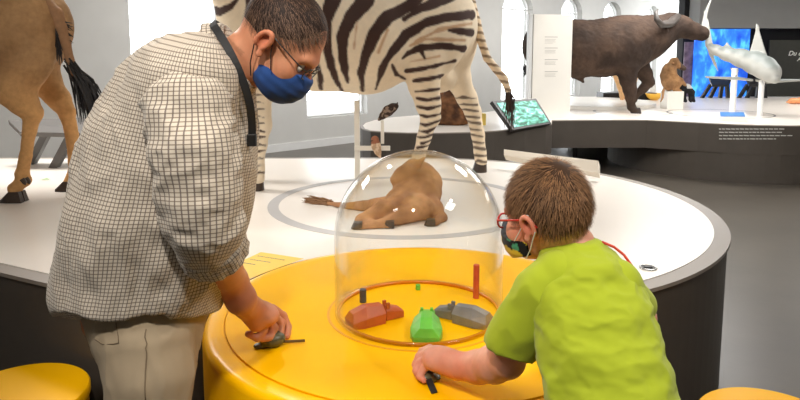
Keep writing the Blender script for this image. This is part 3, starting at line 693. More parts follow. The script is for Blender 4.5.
# ---- antelope, left
def antelope():
    A=lambda px,py,r,Y=3.85:(P(px,py,Y),r)
    pr=chain([A(-150,8,.34),A(-95,22,.36),A(-45,22,.34),A(0,22,.31),A(22,26,.27)],k=.08)
    pr+=[el(P(14,42,3.72),(.23,.13,.30),k=.07),el(P(30,38,3.98),(.19,.13,.28),k=.07)]
    pr+=chain([A(12,68,.14,3.7),A(14,88,.105,3.7),A(24,103,.070,3.7),A(33,113,.056,3.7)],k=.04)
    pr+=chain([A(33,113,.048,3.7),A(29,133,.034,3.7),A(26,156,.032,3.7),A(22,174,.036,3.7),A(24,180,.036,3.7),A(14,189,.036,3.68)],k=.015)
    pr+=chain([A(32,58,.14,4.0),A(44,80,.09,4.0),A(58,98,.062,4.0),A(67,112,.05,4.0)],k=.04)
    pr+=chain([A(67,112,.047,4.0),A(72,135,.036,4.0),A(74,160,.033,4.0),A(75,172,.038,4.0),A(69,183,.034,3.98)],k=.015)
    for (dx,Y) in ((-150,3.7),(-120,3.98)):
        pr+=chain([A(dx,60,.14,Y),A(dx,95,.08,Y),A(dx-3,125,.055,Y),A(dx-3,155,.04,Y),A(dx-6,180,.04,Y)],k=.03)
    pr+=chain([A(-165,-5,.26),A(-205,-40,.18),A(-235,-70,.13),A(-262,-62,.1),A(-285,-40,.07)],k=.06)
    def colf(V):
        n=fbm(V,6,2,3); a=np.tile(L3((172,136,96)),(len(V),1)); b=np.tile(L3((132,98,66)),(len(V),1)); o=np.tile(L3((208,158,102)),(len(V),1))
        c=mixc(a,b,np.clip(.45+.6*n,0,1)); zk=P(30,95,3.8)[2]; c=mixc(c,o,sstep(zk+.25,zk-.15,V[:,2])*.85)
        seam=np.exp(-((V[:,0]-P(36,50,3.8)[0]-.12*(V[:,2]-1.5))/.012)**2)*(V[:,2]>1.25); return mixc(c,np.tile(L3((205,170,110)),(len(V),1)),seam*.0)
    t,b=animal('antelope','large tan-brown antelope hindquarters standing at the left on the white stage',P(0,190,3.85)*[1,1,0]+[0,0,.703],pr,.0085,.03,colf,disp=.003)
    t['label']='large tan-brown antelope with a black-tufted tail, cut off by the left edge'
    hm=mat('dark_hoof')
    for (px,py,Y) in ((16,186,3.68),(70,180,3.98),(-156,182,3.7),(-126,176,3.98)):
        q=P(px,py,Y)
        for s in(-1,1):
            tip=np.array([q[0]-.085,q[1]+s*.022,.7035]); 
            build('hoof',Geo().hull([tip,tip+[.005,s*.012,0],tip+[0,0,.012],q*[1,1,0]+[.045,s*.004,.7035],q*[1,1,0]+[.045,s*.042,.7035],q*[1,1,0]+[-.04,s*.045,.7035],q*[1,1,0]+[.03,s*.005,.765],q*[1,1,0]+[.03,s*.036,.765],q*[1,1,0]+[-.03,s*.03,.765],q*[1,1,0]+[-.03,s*.003,.765]]),hm,t)
    for (px,py,Y) in ((29,182,3.68),(25,183,3.62)):
        build('dewclaw',Geo().tube([P(px-3,py-4,Y),P(px,py,Y),P(px+.5,py+2,Y)],[.014,.012,.003],8),hm,t)
    pts=[P(36,2,3.78),P(46,6,3.76),(P(56,14,3.75)),P(62,28,3.74),P(66,44,3.74),P(70,60,3.74),P(75,74,3.74)]
    tv,tq=sdf(chain(list(zip(pts,[.05,.046,.038,.032,.026,.022,.02])),k=.01),.006,.01)
    tb=build('tail',(tv,tq),hair_m,t,smooth=True,cols=np.tile(L3((150,114,84)),(len(tv),1)))
    g=Geo()
    for i in range(170):
        u=random.random(); a=pts[-2]+(pts[-1]-pts[-2])*u+rng.normal(size=3)*.012
        e=P(93+random.gauss(0,7)+ (0 if u<.5 else 2),104+random.uniform(0,26),3.74+random.uniform(-.05,.05)); m=a*.5+e*.5+np.array([random.uniform(0,.035),0,.02])
        g.tube([a,m,e],[.006,.006,.0015],4)
    for i in range(60):
        u=random.uniform(0,3.6); j=int(u); a=pts[1+j]*(1-(u-j))+pts[2+j]*(u-j); a=a+np.array([-.03,-.02,0]); e=a+np.array([random.uniform(-.01,.03),-.01,-random.uniform(.06,.12)])
        g.tube([a,e],[.007,.002],4)
    for i in range(14):
        a=P(64,22+random.uniform(0,22),3.74); g.tube([a,a+np.array([random.uniform(.03,.055),0,-random.uniform(-.01,.05)])],[.006,.001],4)
    build('tuft',g,mat('black_hair',(26,22,24),.5,.1),tb)
    g=Geo()
    for s in(-1,1): g=Geo(); g.tube([P(-238,-82,3.85+s*.06),P(-232,-110,3.85+s*.12),P(-225,-140,3.85+s*.1)],[.03,.022,.005],10); build('horn',g,mat('horn_grey',(70,66,62),.4,.1),t,smooth=True)
antelope()
# ---- reading desk behind the antelope
def desk(label,q,dark,base,legs,th=.035,grp=None):
    t=thing('reading_desk',label,'desk',base,grp)
    build('slab',Geo().slab(q,th),dark,t,bevel=.003)
    for a,b in legs:
        a=np.array(a);b=np.array(b); build('leg',Geo().hull([p+[dx,dy,0] for p in (a,b) for dx in(-.03,.03) for dy in(-.03,.03)]),dark,t)
    return t
Yd=4.95
desk('grey slanted reading desk on splayed legs behind the antelope legs',[P(8,120,Yd-.1),P(20,132,Yd-.25),P(118,134,Yd-.25),P(112,116,Yd+.1)],mat('desk_grey',(98,96,94),.5,.03),P(60,160,Yd)*[1,1,0]+[0,0,.703],
 [(P(31,159,Yd)*[1,1,0]+[0,0,.705],P(47,133,Yd-.05)),(P(54,160,Yd-.15)*[1,1,0]+[0,0,.705],P(72,134,Yd-.15)),(P(104,160,Yd)*[1,1,0]+[0,0,.705],P(98,133,Yd-.05))])
# ---- reclining tan calf in the grey ring
def calf():
    A=lambda px,py,r,Y:(P(px,py,Y),r)
    pr=chain([A(400,206,.09,3.36),A(410,201,.105,3.40),A(420,193,.105,3.46),A(425,183,.09,3.52)],k=.04)
    pr+=chain([A(424,182,.075,3.52),A(420,174,.06,3.5),A(414,170,.052,3.48)],k=.04)
    pr+=chain([A(413,169,.048,3.48),A(403,174,.038,3.45),A(395,180,.028,3.42)],k=.03)
    pr+=chain([A(404,206,.08,3.3),A(384,212,.055,3.24),A(362,221,.034,3.2),A(372,226,.028,3.14),A(386,228,.026,3.12)],k=.02)
    pr+=chain([A(420,208,.07,3.28),A(402,216,.04,3.2),A(380,226,.027,3.13),A(362,230,.026,3.10)],k=.015)
    pr+=chain([A(424,200,.07,3.42),A(434,208,.045,3.34),A(441,219,.03,3.26),A(434,226,.026,3.17)],k=.02)
    pr+=chain([A(394,206,.06,3.42),A(362,209,.042,3.50),A(340,209,.034,3.56),A(328,205.5,.024,3.62)],k=.02)
    for s in(-1,1): pr+=[rc(P(417,165,3.49+s*.05),P(424,158,3.5+s*.09),.022,.008,k=.01)]
    def colf(V):
        n=fbm(V,10,3,2); return mixc(np.tile(L3((196,146,104)),(len(V),1)),np.tile(L3((140,98,68)),(len(V),1)),np.clip(.4+.7*n,0,1))
    t,b=animal('reclining_calf','tan calf mount lying with folded legs inside the grey ring behind the dome',P(400,215,3.6)*[1,1,0]+[0,0,.703],pr,.007,.03,colf,disp=.003)
    for (px,py,Y) in ((390,228,3.12),(358,230,3.10),(431,227,3.16)):
        q=P(px,py,Y); q[2]=.722; build('hoof',Geo().hull([q+[a,b_,c_] for a in(-.02,.02) for b_ in(-.018,.018) for c_ in(-.018,.016)]+[q+[-.035,0,-.018]]),mat('dark_hoof'),t)
    g=Geo()
    for i in range(70):
        a=P(329,205.5,3.61)+rng.normal(size=3)*.012; e=P(308+random.gauss(0,3),200+random.gauss(0,2.2),3.66); g.tube([a,(a+e)/2+rng.normal(size=3)*.008,e],[.005,.005,.001],4)
    build('tail_tuft',g,mat('tan_dark_hair',(136,98,62),.7,.1),t)
calf()
# ---- buffalo
def buffalo():
    Y=9.35; A=lambda px,py,r,Y=Y:(P(px,py,Y),r)
    pr=chain([A(548,46,.36),A(575,49,.385),A(605,48,.385),A(628,44,.36),A(645,40,.30)],k=.1)
    pr+=[el(P(622,34,Y),(.35,.2,.22),k=.12),el(P(628,52,Y-.2),(.24,.16,.3),k=.1),el(P(628,52,Y+.2),(.24,.16,.3),k=.1)]
    pr+=chain([A(640,38,.29),A(655,34,.24),A(667,30,.19)],k=.1)
    pr+=chain([A(671,25,.175),A(682,27,.145),A(693,31,.110),A(701,34,.098)],k=.06)+[el(P(703,33.5,Y),(.08,.10,.09),k=.03)]
    pr+=chain([A(627,68,.16,Y-.2),A(628,80,.105,Y-.2),A(630,90,.085,Y-.2),A(630.5,97,.062,Y-.2),A(631,106,.058,Y-.2)],k=.05)+[rc(P(632,108,Y-.2),P(635,111,Y-.24),.06,.05,k=.02)]
    pr+=chain([A(638,64,.16,Y+.2),A(645,74,.10,Y+.2),A(649,82,.075,Y+.2),A(644,88,.06,Y+.2),A(637,94,.05,Y+.2)],k=.04)+[rc(P(635,96,Y+.2),P(634,100,Y+.2),.055,.05,k=.02)]
    pr+=chain([A(545,62,.22,Y-.2),A(543,76,.12,Y-.2),A(537,87,.075,Y-.2),A(539,98,.055,Y-.2),A(539,109,.06,Y-.2)],k=.05)
    pr+=chain([A(548,62,.22,Y+.2),A(556,78,.12,Y+.2),A(552,88,.075,Y+.2),A(554,98,.055,Y+.2),A(554,107,.06,Y+.2)],k=.05)
    pr+=[rc(P(578,76,Y),P(583,82,Y),.05,.02,k=.05)]
    for s in(-1,1): pr+=[el(P(668,27,Y+s*.2)+[-.05,0,-.06],(.05,.1,.06),k=.02)]
    def colf(V):
        n=fbm(V,5,3,3); return mixc(np.tile(L3((78,61,50)),(len(V),1)),np.tile(L3((50,39,33)),(len(V),1)),np.clip(.5+.7*n,0,1))
    t,b=animal('buffalo','dark brown horned buffalo walking to the right on the far stage',P(600,110,Y)*[1,1,0]+[0,0,.703],pr,.013,.05,colf,disp=.005)
    hm=mat('buffalo_hoof',(46,34,30),.5,.1)
    for (px,py,Yh) in ((636,110,Y-.22),(539,110,Y-.2),(554,109,Y+.2)):
        q=P(px,py,Yh); build('hoof',Geo().hull([(q[0]+a*math.cos(u),q[1]+a*math.sin(u),z) for z,a in((.7033,.075),(.78,.055)) for u in np.linspace(0,6.28,12,endpoint=False)]),hm,t)
    horn=mat('buffalo_horn',(72,66,62),.35,.1,20)
    for s,o in((-1,-.13),(1,.13)):
        pts=[P(677,18,Y+o*.3),P(670,23.5,Y+s*.26),P(661,24.5,Y+s*.42),P(656.5,19,Y+s*.46),P(656,13,Y+s*.42),P(658,9,Y+s*.38)]
        build('horn',Geo().tube(pts,[.07,.058,.046,.036,.024,.008],12),horn,t,smooth=True)
    tp=[P(541,30,Y),P(535,36,Y),P(532.5,50,Y),P(530.5,62,Y),P(528,71,Y)]
    tb=build('tail',Geo().tube(tp,[.04,.03,.022,.018,.02],8),mat('buffalo_tail',(84,64,54),.7,.1),t,smooth=True)
    g=Geo()
    for i in range(50):
        a=P(529,70,Y)+rng.normal(size=3)*.015; e=P(523.5+random.gauss(0,1.2),71+random.gauss(0,3),Y); g.tube([a,e],[.012,.004],4)
    build('tuft',g,mat('black_hair'),tb)
    build('nostril',Geo().lathe([(0,-.01),(.02,0),(0,.01)],P(705.5,32.5,Y-.07),8),mat('black_hair'),t)
    build('eye',Geo().lathe([(0,-.02),(.02,0),(0,.02)],P(686,24,Y-.12),10),mat('glass_eye'),t,smooth=True)
buffalo()
# ---- slender gazelle mostly hidden behind the buffalo
def gazelle():
    Y=11.0;A=lambda px,py,r,Y=Y:(P(px,py,Y),r)
    pr=chain([A(616,68,.13),A(627,66,.13),A(634,64,.12)],k=.06)
    pr+=chain([A(619,74,.11),A(620,86,.05),A(621.5,96,.03),A(622,102,.03)],k=.03)+chain([A(624,74,.1,Y+.15),A(625,86,.05,Y+.15),A(625,94,.03,Y+.15),A(625.5,98.5,.03,Y+.15)],k=.03)
    pr+=chain([A(632,72,.09),A(631,86,.045),A(631,99.5,.03)],k=.03)+chain([A(634,72,.09,Y+.15),A(633,86,.045,Y+.15),A(633,98.5,.03,Y+.15)],k=.03)
    pr+=chain([A(634,60,.11),A(637,52,.075),A(640,46,.06)],k=.05)+chain([A(640,45,.055),A(645,47,.042),A(649,49,.03)],k=.03)
    for s in(-1,1): pr+=[rc(P(640,43,Y+s*.05),P(638,39,Y+s*.1),.02,.008,k=.01)]
    t,b=animal('gazelle','slim pale-tan gazelle seen only by its legs behind the buffalo',P(626,100,Y)*[1,1,0]+[0,0,.753],pr,.012,.03,lambda V:np.tile(L3((222,176,126)),(len(V),1)))
gazelle()
# ---- baboon on white cube
def baboon():
    Y=9.9;A=lambda px,py,r,Y=Y:(P(px,py,Y),r)
    cq=P(672,97,Y); top=P(672,90.8,Y)[2]
    tag(build('white_cube',Geo().box((cq[0],Y,(top+.703)/2),(.24,.26,top-.703-.001)),white_m),'small white cube seat under the baboon','cube')
    pr=chain([A(668.5,82,.105),A(668.5,76,.115),A(669.5,70,.10),A(672,65,.065)],k=.03)+chain([A(674.5,62.5,.078),A(678,65,.05),A(684,68.5,.034)],k=.015)
    for s in(-1,1):
        pr+=chain([A(669,85,.085,Y+s*.07),A(676,81,.06,Y+s*.09),A(679,83,.045,Y+s*.09),A(675.5,90,.034,Y+s*.09),A(680,91,.028,Y+s*.09)],k=.02)
        pr+=chain([A(671,68,.05,Y+s*.1),A(675,76,.036,Y+s*.11),A(681,80,.028,Y+s*.1),A(685,85,.024,Y+s*.08)],k=.02)
    def colf(V):
        n=fbm(V,12,3,2); c=mixc(np.tile(L3((176,134,92)),(len(V),1)),np.tile(L3((130,96,66)),(len(V),1)),np.clip(.5+.7*n,0,1))
        f=V[:,0]>P(679.3,66,Y)[0]; f&=V[:,2]>P(679,72,Y)[2]; c[f]=L3((90,74,66)); return c
    t,b=animal('baboon','tan baboon sitting on a white cube on the far stage',P(670,89,Y),pr,.009,.03,colf,disp=.004,ds=30)
    build('tail',Geo().tube([A(665,87,0)[0]+[0,-.0,0],P(663,92,Y-.16),P(662.5,98,Y-.18),P(660.5,102,Y-.18)],[.022,.02,.016,.008],8),mat('baboon_tail',(170,128,86),.8,.1),t,smooth=True)
    build('ear',Geo().lathe([(0,-.01),(.018,0),(0,.01)],P(673.5,63,Y-.08),8),mat('baboon_tail'),t)
baboon()
def small_fig():
    Y=10.0;A=lambda px,py,r,Y=Y:(P(px,py,Y),r)
    pr=chain([A(682.5,90,.055),A(687,88,.06),A(691,92,.05)],k=.03)+chain([A(682,86,.045),A(681,84,.03)],k=.02)
    for px in(681.5,684.5,690,693): pr+=chain([A(px,92,.03),A(px,99.5,.022),A(px+1,101,.024)],k=.015)
    def colf(V):
        c=np.tile(L3((34,34,38)),(len(V),1)); w=(V[:,2]>P(687,88.5,Y)[2])&(V[:,0]>P(685,88,Y)[0]); c[w]=L3((190,190,190)); return c
    animal('small_primate','small black and pale grey primate figure in front of the seated baboon',P(687,102,Y)*[1,1,0]+[0,0,.703],pr,.008,.02,colf,disp=.003)
small_fig()
# yellow bowl and white cone
q=P(655,100,9.9)*[1,1,0]+[0,0,.7555-.0]
q[2]=.7035
bq=G(654,100,.703)
tag(build('yellow_bowl',Geo().lathe([(0,0),(.06,0),(.12,.05),(.155,.12),(.145,.12),(.11,.055),(.05,.012),(0,.012)],bq,32),mat('bowl_yellow',(250,196,70),.4,.05),smooth=True),'shallow yellow bowl left of the baboon','bowl')
cq=G(658.5,99,.703)+[.02,.35,0]
tag(build('white_cone',Geo().lathe([(0,0),(.075,0),(.06,.2),(.045,.3),(0,.3)],cq,24),white_m,smooth=False),'white tapered stand behind the yellow bowl','stand')
# ---- shark
def shark():
    Y=8.95;A=lambda px,py,r,Y=Y:(P(px,py,Y),r)
    t=thing('shark','white shark model with tall tail fin raised on slim supports','animal',P(748,115,Y)*[1,1,0]+[0,0,.703])
    pr=chain([A(708,45,.035,Y+.5),A(716,50,.065,Y+.4),A(727,54,.085,Y+.25),A(741,58,.115,Y+.1),A(755,63,.14,Y-.1),A(765,68,.14,Y-.25),A(771,73,.115,Y-.36),A(775,79,.06,Y-.45)],k=.06)
    def fin(pts,r=.02,k=.02): return chain([(P(a,b,yy),rr) for a,b,yy,rr in pts],k=k)
    # caudal fin blades built as fans of thin cones
    def blade(p0,p1,tip,th,n=7):
        out=[]
        for u in np.linspace(0,1,n): b=p0*(1-u)+p1*u; out.append(rc(b,tip,th,.006,k=.012))
        return out
    pr+=blade(P(706,34,Y+.5),P(713,50,Y+.45),P(707.5,20,Y+.55),.014)
    pr+=chain([(P(705,38,Y+.5),.03),(P(703.5,26,Y+.55),.03),(P(706,12,Y+.58),.024),(P(711.5,-2,Y+.6),.01)],k=.02)
    pr+=chain([(P(707,42,Y+.5),.028),(P(711,54,Y+.5),.026),(P(715,64,Y+.5),.018),(P(718,71,Y+.5),.008)],k=.02)
    pr+=blade(P(751,52,Y-.05),P(767,60,Y-.2),P(757.5,26,Y-.08),.016,9)+[rc(P(757.5,29,Y-.08),P(756.5,24,Y-.08),.014,.006)]
    pr+=blade(P(724,47,Y+.3),P(732,49,Y+.2),P(727,43,Y+.3),.014,5)
    pr+=blade(P(738,78,Y+.05),P(752,80,Y-.05),P(706,77,Y-.3),.018,8)
    pr+=blade(P(757,80,Y-.1),P(768,82,Y-.2),P(806,80,Y-.1),.022,8)
    pr+=blade(P(731,68,Y+.2),P(738,70,Y+.15),P(736,78,Y+.1),.012,4)
    V,Q=sdf(pr,.010,.03)
    w=np.tile(L3((176,176,170)),(len(V),1)); g=np.tile(L3((108,116,114)),(len(V),1)); N=normals(V,Q)
    build('body',(V,Q),mat('shark_skin',attr='Col',rough=.45,var=.03),t,smooth=True,cols=mixc(w,g,sstep(.1,.7,N[:,2])*.9))
    for px,yt,Ys in ((735,68,Y+.15),(762,80,Y-.2)):
        q=P(px,yt,Ys); build('support',Geo().tube([(q[0],q[1],.7035),(q[0],q[1],q[2])],.04 if px==735 else .035,14),mat('clear_support',(240,240,240),.3,0),t)
shark()
q=G(733,121.8,.703)
lb2=thing('caption_stand','low white stand with a blue caption plate at the edge of the far stage','stand',q)
A1,A2,A3,A4=P(719,116.8,8.05),P(747,117,7.95),P(745,112.3,8.3),P(718.5,112,8.4)
build('block',Geo().hull([p+[0,0,-.002] for p in (A1,A2,A3,A4)]+[p*[1,1,0]+[0,0,.7032] for p in(A1,A2,A3,A4)]),white_m,lb2)
build('plate',Geo().slab([A1*.95+A3*.05+[0,0,.004],A2*.95+A4*.05+[0,0,.004],A3*.95+A1*.05+[0,0,.004],A4*.95+A2*.05+[0,0,.004]],.003),mat('blue_caption',(62,122,186),.4,.08,30),lb2)
q=G(796,104,.703)+[0,0,.0]
pr=[el(q+[-.04,0,.05],(.09,.06,.05)),el(q+[.06,0,.055],(.06,.06,.055)),rc(q+[-.1,0,.04],q+[-.16,0,.03],.03,.01)]
V,Q=sdf(pr,.008,.02,cuts=[lambda X,Y,Z:.7032-Z+0*X+0*Y])
tag(build('conch_shell',(V,Q),mat('shell_orange',(226,150,98),.4,.2,25),smooth=True),'orange-tan shell lying at the right end of the far stage','shell')
# black desks in front of the screen
bm_=mat('black_metal')
for lab,x in (('black slanted desk with angled legs in front of the blue screen',702),('black slanted desk at the right edge of the blue screen, behind the shark supports',739)):
    Y=12.2; f=.7035
    desk(lab,[P(x+10,85,Y-.2),P(x+27,85,Y-.2),P(x+30,78,Y+.15),P(x+7,78,Y+.15)],bm_,P(x+15,97,Y)*[1,1,0]+[0,0,f],
     [(P(x,97,Y)*[1,1,0]+[0,0,f],P(x+9,84,Y)),(P(x+8,97,Y)*[1,1,0]+[0,0,f],P(x+15,84,Y)),(P(x+18,97,Y)*[1,1,0]+[0,0,f],P(x+20,84,Y)),(P(x+26,97,Y)*[1,1,0]+[0,0,f],P(x+25,84,Y))],grp=None)
# brown furry animal behind zebra legs
def furry():
    Y=7.75;A=lambda px,py,r,Y=Y:(P(px,py,Y),r)
    pr=chain([A(436,112,.15),A(450,108,.18),A(462,111,.15)],k=.08)+chain([A(452,98,.13),A(456,92,.1),A(462,90,.075),A(469,89,.05),A(472,91,.04)],k=.05)
    pr+=chain([A(440,118,.08,Y-.1),A(458,120,.07,Y-.12),A(468,120,.05,Y-.14)],k=.04)
    for s in(-1,1): pr+=[rc(P(457,86,Y+s*.06),P(456,81,Y+s*.09),.03,.015,k=.015)]
    def colf(V):
        n=fbm(V,14,3,2); return mixc(np.tile(L3((132,90,58)),(len(V),1)),np.tile(L3((70,46,32)),(len(V),1)),np.clip(.5+.8*n,0,1))
    cuts=[lambda X,Y_,Z:.7033-Z+0*X+0*Y_]
    t=thing('furry_animal','shaggy brown animal mount lying behind the zebra hind legs','animal',P(450,122,Y)*[1,1,0]+[0,0,.703])
    V,Q=sdf(pr,.010,.04,cuts); V=V+normals(V,Q)*(fbm(V,30,5,3)*.008)[:,None]*(V[:,2]>.72)[:,None]; build('body',(V,Q),hair_m,t,smooth=True,cols=colf(V))
furry()
# ================================================================== PEOPLE
def frame(psi, theta, roll=0):
    ps,th=math.radians(psi),math.radians(theta)
    f=np.array([math.cos(ps)*math.cos(th),math.sin(ps)*math.cos(th),-math.sin(th)]); l=np.array([-math.sin(ps),math.cos(ps),0.]); u=np.cross(f,l)
    r=math.radians(roll); l2=l*math.cos(r)+u*math.sin(r); u2=u*math.cos(r)-l*math.sin(r)
    return np.stack([f,l2,u2],1)
class Head:
    def __init__(h,o,M,s,child=False): h.o=np.array(o);h.M=M;h.s=s;h.child=child
    def w(h,*p): return h.o+h.M@(np.array(p,float)*h.s)
    def loc(h,X,Y,Z):
        a=[X-h.o[0],Y-h.o[1],Z-h.o[2]]; return [(h.M[0,i]*a[0]+h.M[1,i]*a[1]+h.M[2,i]*a[2])/h.s for i in range(3)]
    def el(h,c,r,k=None,sub=False): return el(h.w(*c),np.array(r)*h.s,h.M,k,sub)
    def rc(h,a,b,r1,r2,k=None,sub=False): return rc(h.w(*a),h.w(*b),r1*h.s,r2*h.s,k,sub)
    def prims(h):
        s=h.s; c=.9 if h.child else 1
        P_=[h.el((-.012,0,.038 if h.child else .035),(.100,.078,.096 if h.child else .090),k=.02*s),h.el((.035,0,-.03*c),(.058*c,.060,.080*c),k=.03*s),h.el((.035,0,-.072*c),(.052*c,.052,.036),k=.02*s),h.el((.070*c,0,-.096*c),(.02,.022,.018),k=.02*s),
            h.el((.080,0,.020),(.018,.052,.014),k=.02*s)]
        P_+=[h.rc((.090,0,.006),(.112*c,0,-.030),.008,.013,k=.012*s),h.el((.090,0,-.060),(.013,.024,.006),k=.006*s),h.el((.088,0,-.069),(.012,.021,.006),k=.005*s)]
        for y in(-1,1):
            P_+=[h.el((.058,y*.038,-.032),(.03,.026,.03),k=.02*s),h.el((.100*c,y*.012,-.034),(.011,.008,.008),k=.006*s),h.el((.092,y*.031,-.002),(.014,.017,.010),k=.010*s,sub=True)]
            # ear: rim, lobe, hollow
            R=12
            for t in np.linspace(-.9,3.6,R):
                a=(-.008-.015*math.cos(t+.2), y*(.082+.006*math.sin(t)+.004*(math.cos(t)>-2)), -.004+.023*math.sin(t)); 
                t2=t+4.5/R; b=(-.008-.015*math.cos(t2+.2), y*(.082+.006*math.sin(t2)+.004), -.004+.023*math.sin(t2))
                P_.append(h.rc(a,b,.0055,.0055,k=.004*s))
            P_+=[h.el((-.006,y*.077,-.006),(.014,.006,.022),k=.004*s),h.el((.002,y*.080,-.034),(.009,.006,.010),k=.006*s),h.rc((.004,y*.079,-.012),(.006,y*.079,.000),.005,.004,k=.004*s)]
        return P_
def skin_cols(V,base,red,spots,seed=1):
    n=fbm(V,14,seed,3); c=mixc(np.tile(L3(base),(len(V),1)),np.tile(L3(red),(len(V),1)),np.clip(.3+.35*n,0,1))
    for p,r,a in spots:
        w=np.exp(-(np.linalg.norm(V-np.array(p),axis=1)/r)**2)*a; c=mixc(c,np.tile(L3(red),(len(V),1)),w)
    return c
skinm=mat('skin',attr='Col',rough=.5,var=.05,scale=60,sss=.12,bump=.06,bscale=500,spec=.35)
hairm=mat('human_hair',attr='Col',rough=.6,var=.1,scale=50,spec=.2)
def hairdo(parent,H,linex,linez,t,n,length,width,c1,c2,whorl,lift=.12,thin=None,side=.0):
    c0=np.array([-.012,0,.038 if H.child else .035]); R=np.array([.100,.078,.098 if H.child else .090])
    def cut(X,Y,Z):
        x,y,z=H.loc(X,Y,Z); return ((np.interp(x,linex,linez)-z)+side*np.maximum(0,.06-np.abs(y)))*H.s*.8
    V1,Q1=sdf([H.el(c0,R+t)],.004,.01,[cut])
    # roots
    U=rng.normal(size=(n*4,3)); U/=np.linalg.norm(U,axis=1,keepdims=True); L=c0+U*(R+t)
    keep=L[:,2]>np.interp(L[:,0],linex,linez)+side*np.maximum(0,.06-np.abs(L[:,1])); 
    if thin is not None: keep&=(rng.uniform(size=len(L))<thin(L))
    L=L[keep][:n]; U=U[keep][:n]
    Nn=U/(R+t); Nn/=np.linalg.norm(Nn,axis=1,keepdims=True)
    d=L-np.array(whorl); d-=Nn*(d*Nn).sum(1,keepdims=True); d/=np.linalg.norm(d,axis=1,keepdims=True)+1e-6
    W=H.o+(L*H.s)@H.M.T; Nw=Nn@H.M.T; Dw=d@H.M.T
    V2,Q2,m=strands(W,Dw,Nw,length,width,3,.12,.22,lift)
    cc=rng.uniform(size=len(L)); cs=np.repeat(mixc(np.tile(L3(c1),(len(L),1)),np.tile(L3(c2),(len(L),1)),cc),m,0)
    cb=np.tile(L3(c1)*.7,(len(V1),1))
    V,Q=join((V1,Q1),(V2,Q2))
    return build('hair',(V,Q),hairm,parent,smooth=True,cols=np.concatenate([cb,cs]))
def row(py,l,r,Y,b):
    p=P(l,py,Y);q=P(r,py,Y); return (p[2],(p[0]+q[0])/2,Y,(q[0]-p[0])/2,b)
def inset(rows,d): return [(z,cx,cy,max(a-d,.02),max(b-d,.02)) for z,cx,cy,a,b in rows]
def ribbon(pts,nrm,w,th):
    g=Geo(); V=[]; m=len(pts)
    for i in range(m):
        t=pts[min(i+1,m-1)]-pts[max(i-1,0)]; t/=np.linalg.norm(t); n=np.array(nrm[i] if isinstance(nrm,list) else nrm,float); n-=t*(n@t); n/=np.linalg.norm(n); s=np.cross(t,n)
        for a,b in((-1,-1),(1,-1),(1,1),(-1,1)): V.append(pts[i]+s*a*w/2+n*b*th/2)
    F=[(i*4+k,i*4+(k+1)%4,(i+1)*4+(k+1)%4,(i+1)*4+k) for i in range(m-1) for k in range(4)]+[(3,2,1,0),tuple((m-1)*4+k for k in range(4))]
    return g.add(V,F)
def glasses(parent,H,m,tr=.0016,lensr=.022,x=.108,z0=-.004,temple_y=.083,label=None):
    g=Geo()
    for y in(-1,1):
        c=[(x-.004*abs(math.cos(t)), y*.033+lensr*1.15*math.cos(t), z0+lensr*.8*math.sin(t)) for t in np.linspace(0,2*math.pi,25)]
        g.tube([H.w(*q) for q in c],tr*H.s,6)
        g.tube([H.w(x-.004,y*(.033+lensr*1.15),z0+.008),H.w(x-.02,y*(temple_y-.006),z0+.011),H.w(.03,y*temple_y,z0+.016),H.w(-.012,y*(temple_y+.002),z0+.020),H.w(-.032,y*(temple_y+.001),z0+.002)],tr*H.s,6)
    g.tube([H.w(x,-.011,z0+.004),H.w(x+.004,0,z0+.007),H.w(x,.011,z0+.004)],tr*H.s,6)
    o=build('glasses',g,m,parent,smooth=True,label=label)
    for y in(-1,1):
        g=Geo(); n=20; ring=[H.w(x-.003, y*.033+lensr*1.1*math.cos(t), z0+lensr*.76*math.sin(t)) for t in np.linspace(0,2*math.pi,n,endpoint=False)]; back=[p-H.M[:,0]*.0015 for p in ring]
        g.add(ring+back,[tuple(range(n)),tuple(range(2*n-1,n-1,-1))]+[(i,(i+1)%n,n+(i+1)%n,n+i) for i in range(n)])
        build('lens',g,MATS.get('lens_glass') or MATS.setdefault('lens_glass',mat_glass('lens_glass',(.95,.96,.97,1),1)),o)
def eyes(parent,H):
    for y in(-1,1):
        c=H.w(.078,y*.031,-.002); g=Geo(); V=[];n=16
        for i in range(9):
            a=math.pi*i/8
            for k in range(n):
                q=2*math.pi*k/n; V.append(c+H.M@(np.array([math.cos(a),math.sin(a)*math.cos(q),math.sin(a)*math.sin(q)])*.0125*H.s))
        F=[(i*n+k,i*n+(k+1)%n,(i+1)*n+(k+1)%n,(i+1)*n+k) for i in range(8) for k in range(n)]
        g.add(V,F); V=np.array(V); ax=((V-c)@H.M[:,0])/(.0125*H.s)
        col=np.where(ax[:,None]>.93,L3((12,10,10)),np.where(ax[:,None]>.8,L3((90,66,44)),L3((228,222,214))))
        build('eye',g,mat('eye_ball',attr='Col',rough=.15,var=0),parent,smooth=True,cols=col,recalc=False)

# ------------------------------------------------------------------ MAN
YM=1.65
man=thing('person','man in a checked shirt and blue face mask bending over the yellow table','person',(-.62,1.6,0))
HM=Head(P(280,42,1.63),frame(-8,44),1.05)
rows=[row(27,203,221,1.67,.05),row(38,178,228,1.67,.12),row(50,155,234,1.67,.175),row(65,137,241,1.66,.21),row(90,120,247,1.66,.225),row(125,99,251,1.66,.225),row(160,84,250,1.65,.215),row(200,71,247,1.65,.21),row(250,63,236,1.65,.205),row(290,60,222,1.65,.195),row(322,66,214,1.65,.185)]
S_=P(196,95,1.49);E_=P(202,226,1.47);W_=P(246,303,1.71)
body=HM.prims()
body+=[rc(HM.w(-.03,0,-.03),P(246,58,1.65),.060,.058,k=.03),rc(P(246,58,1.65),P(214,74,1.66),.058,.07,k=.03),loft(inset(rows,.055),k=.03)]
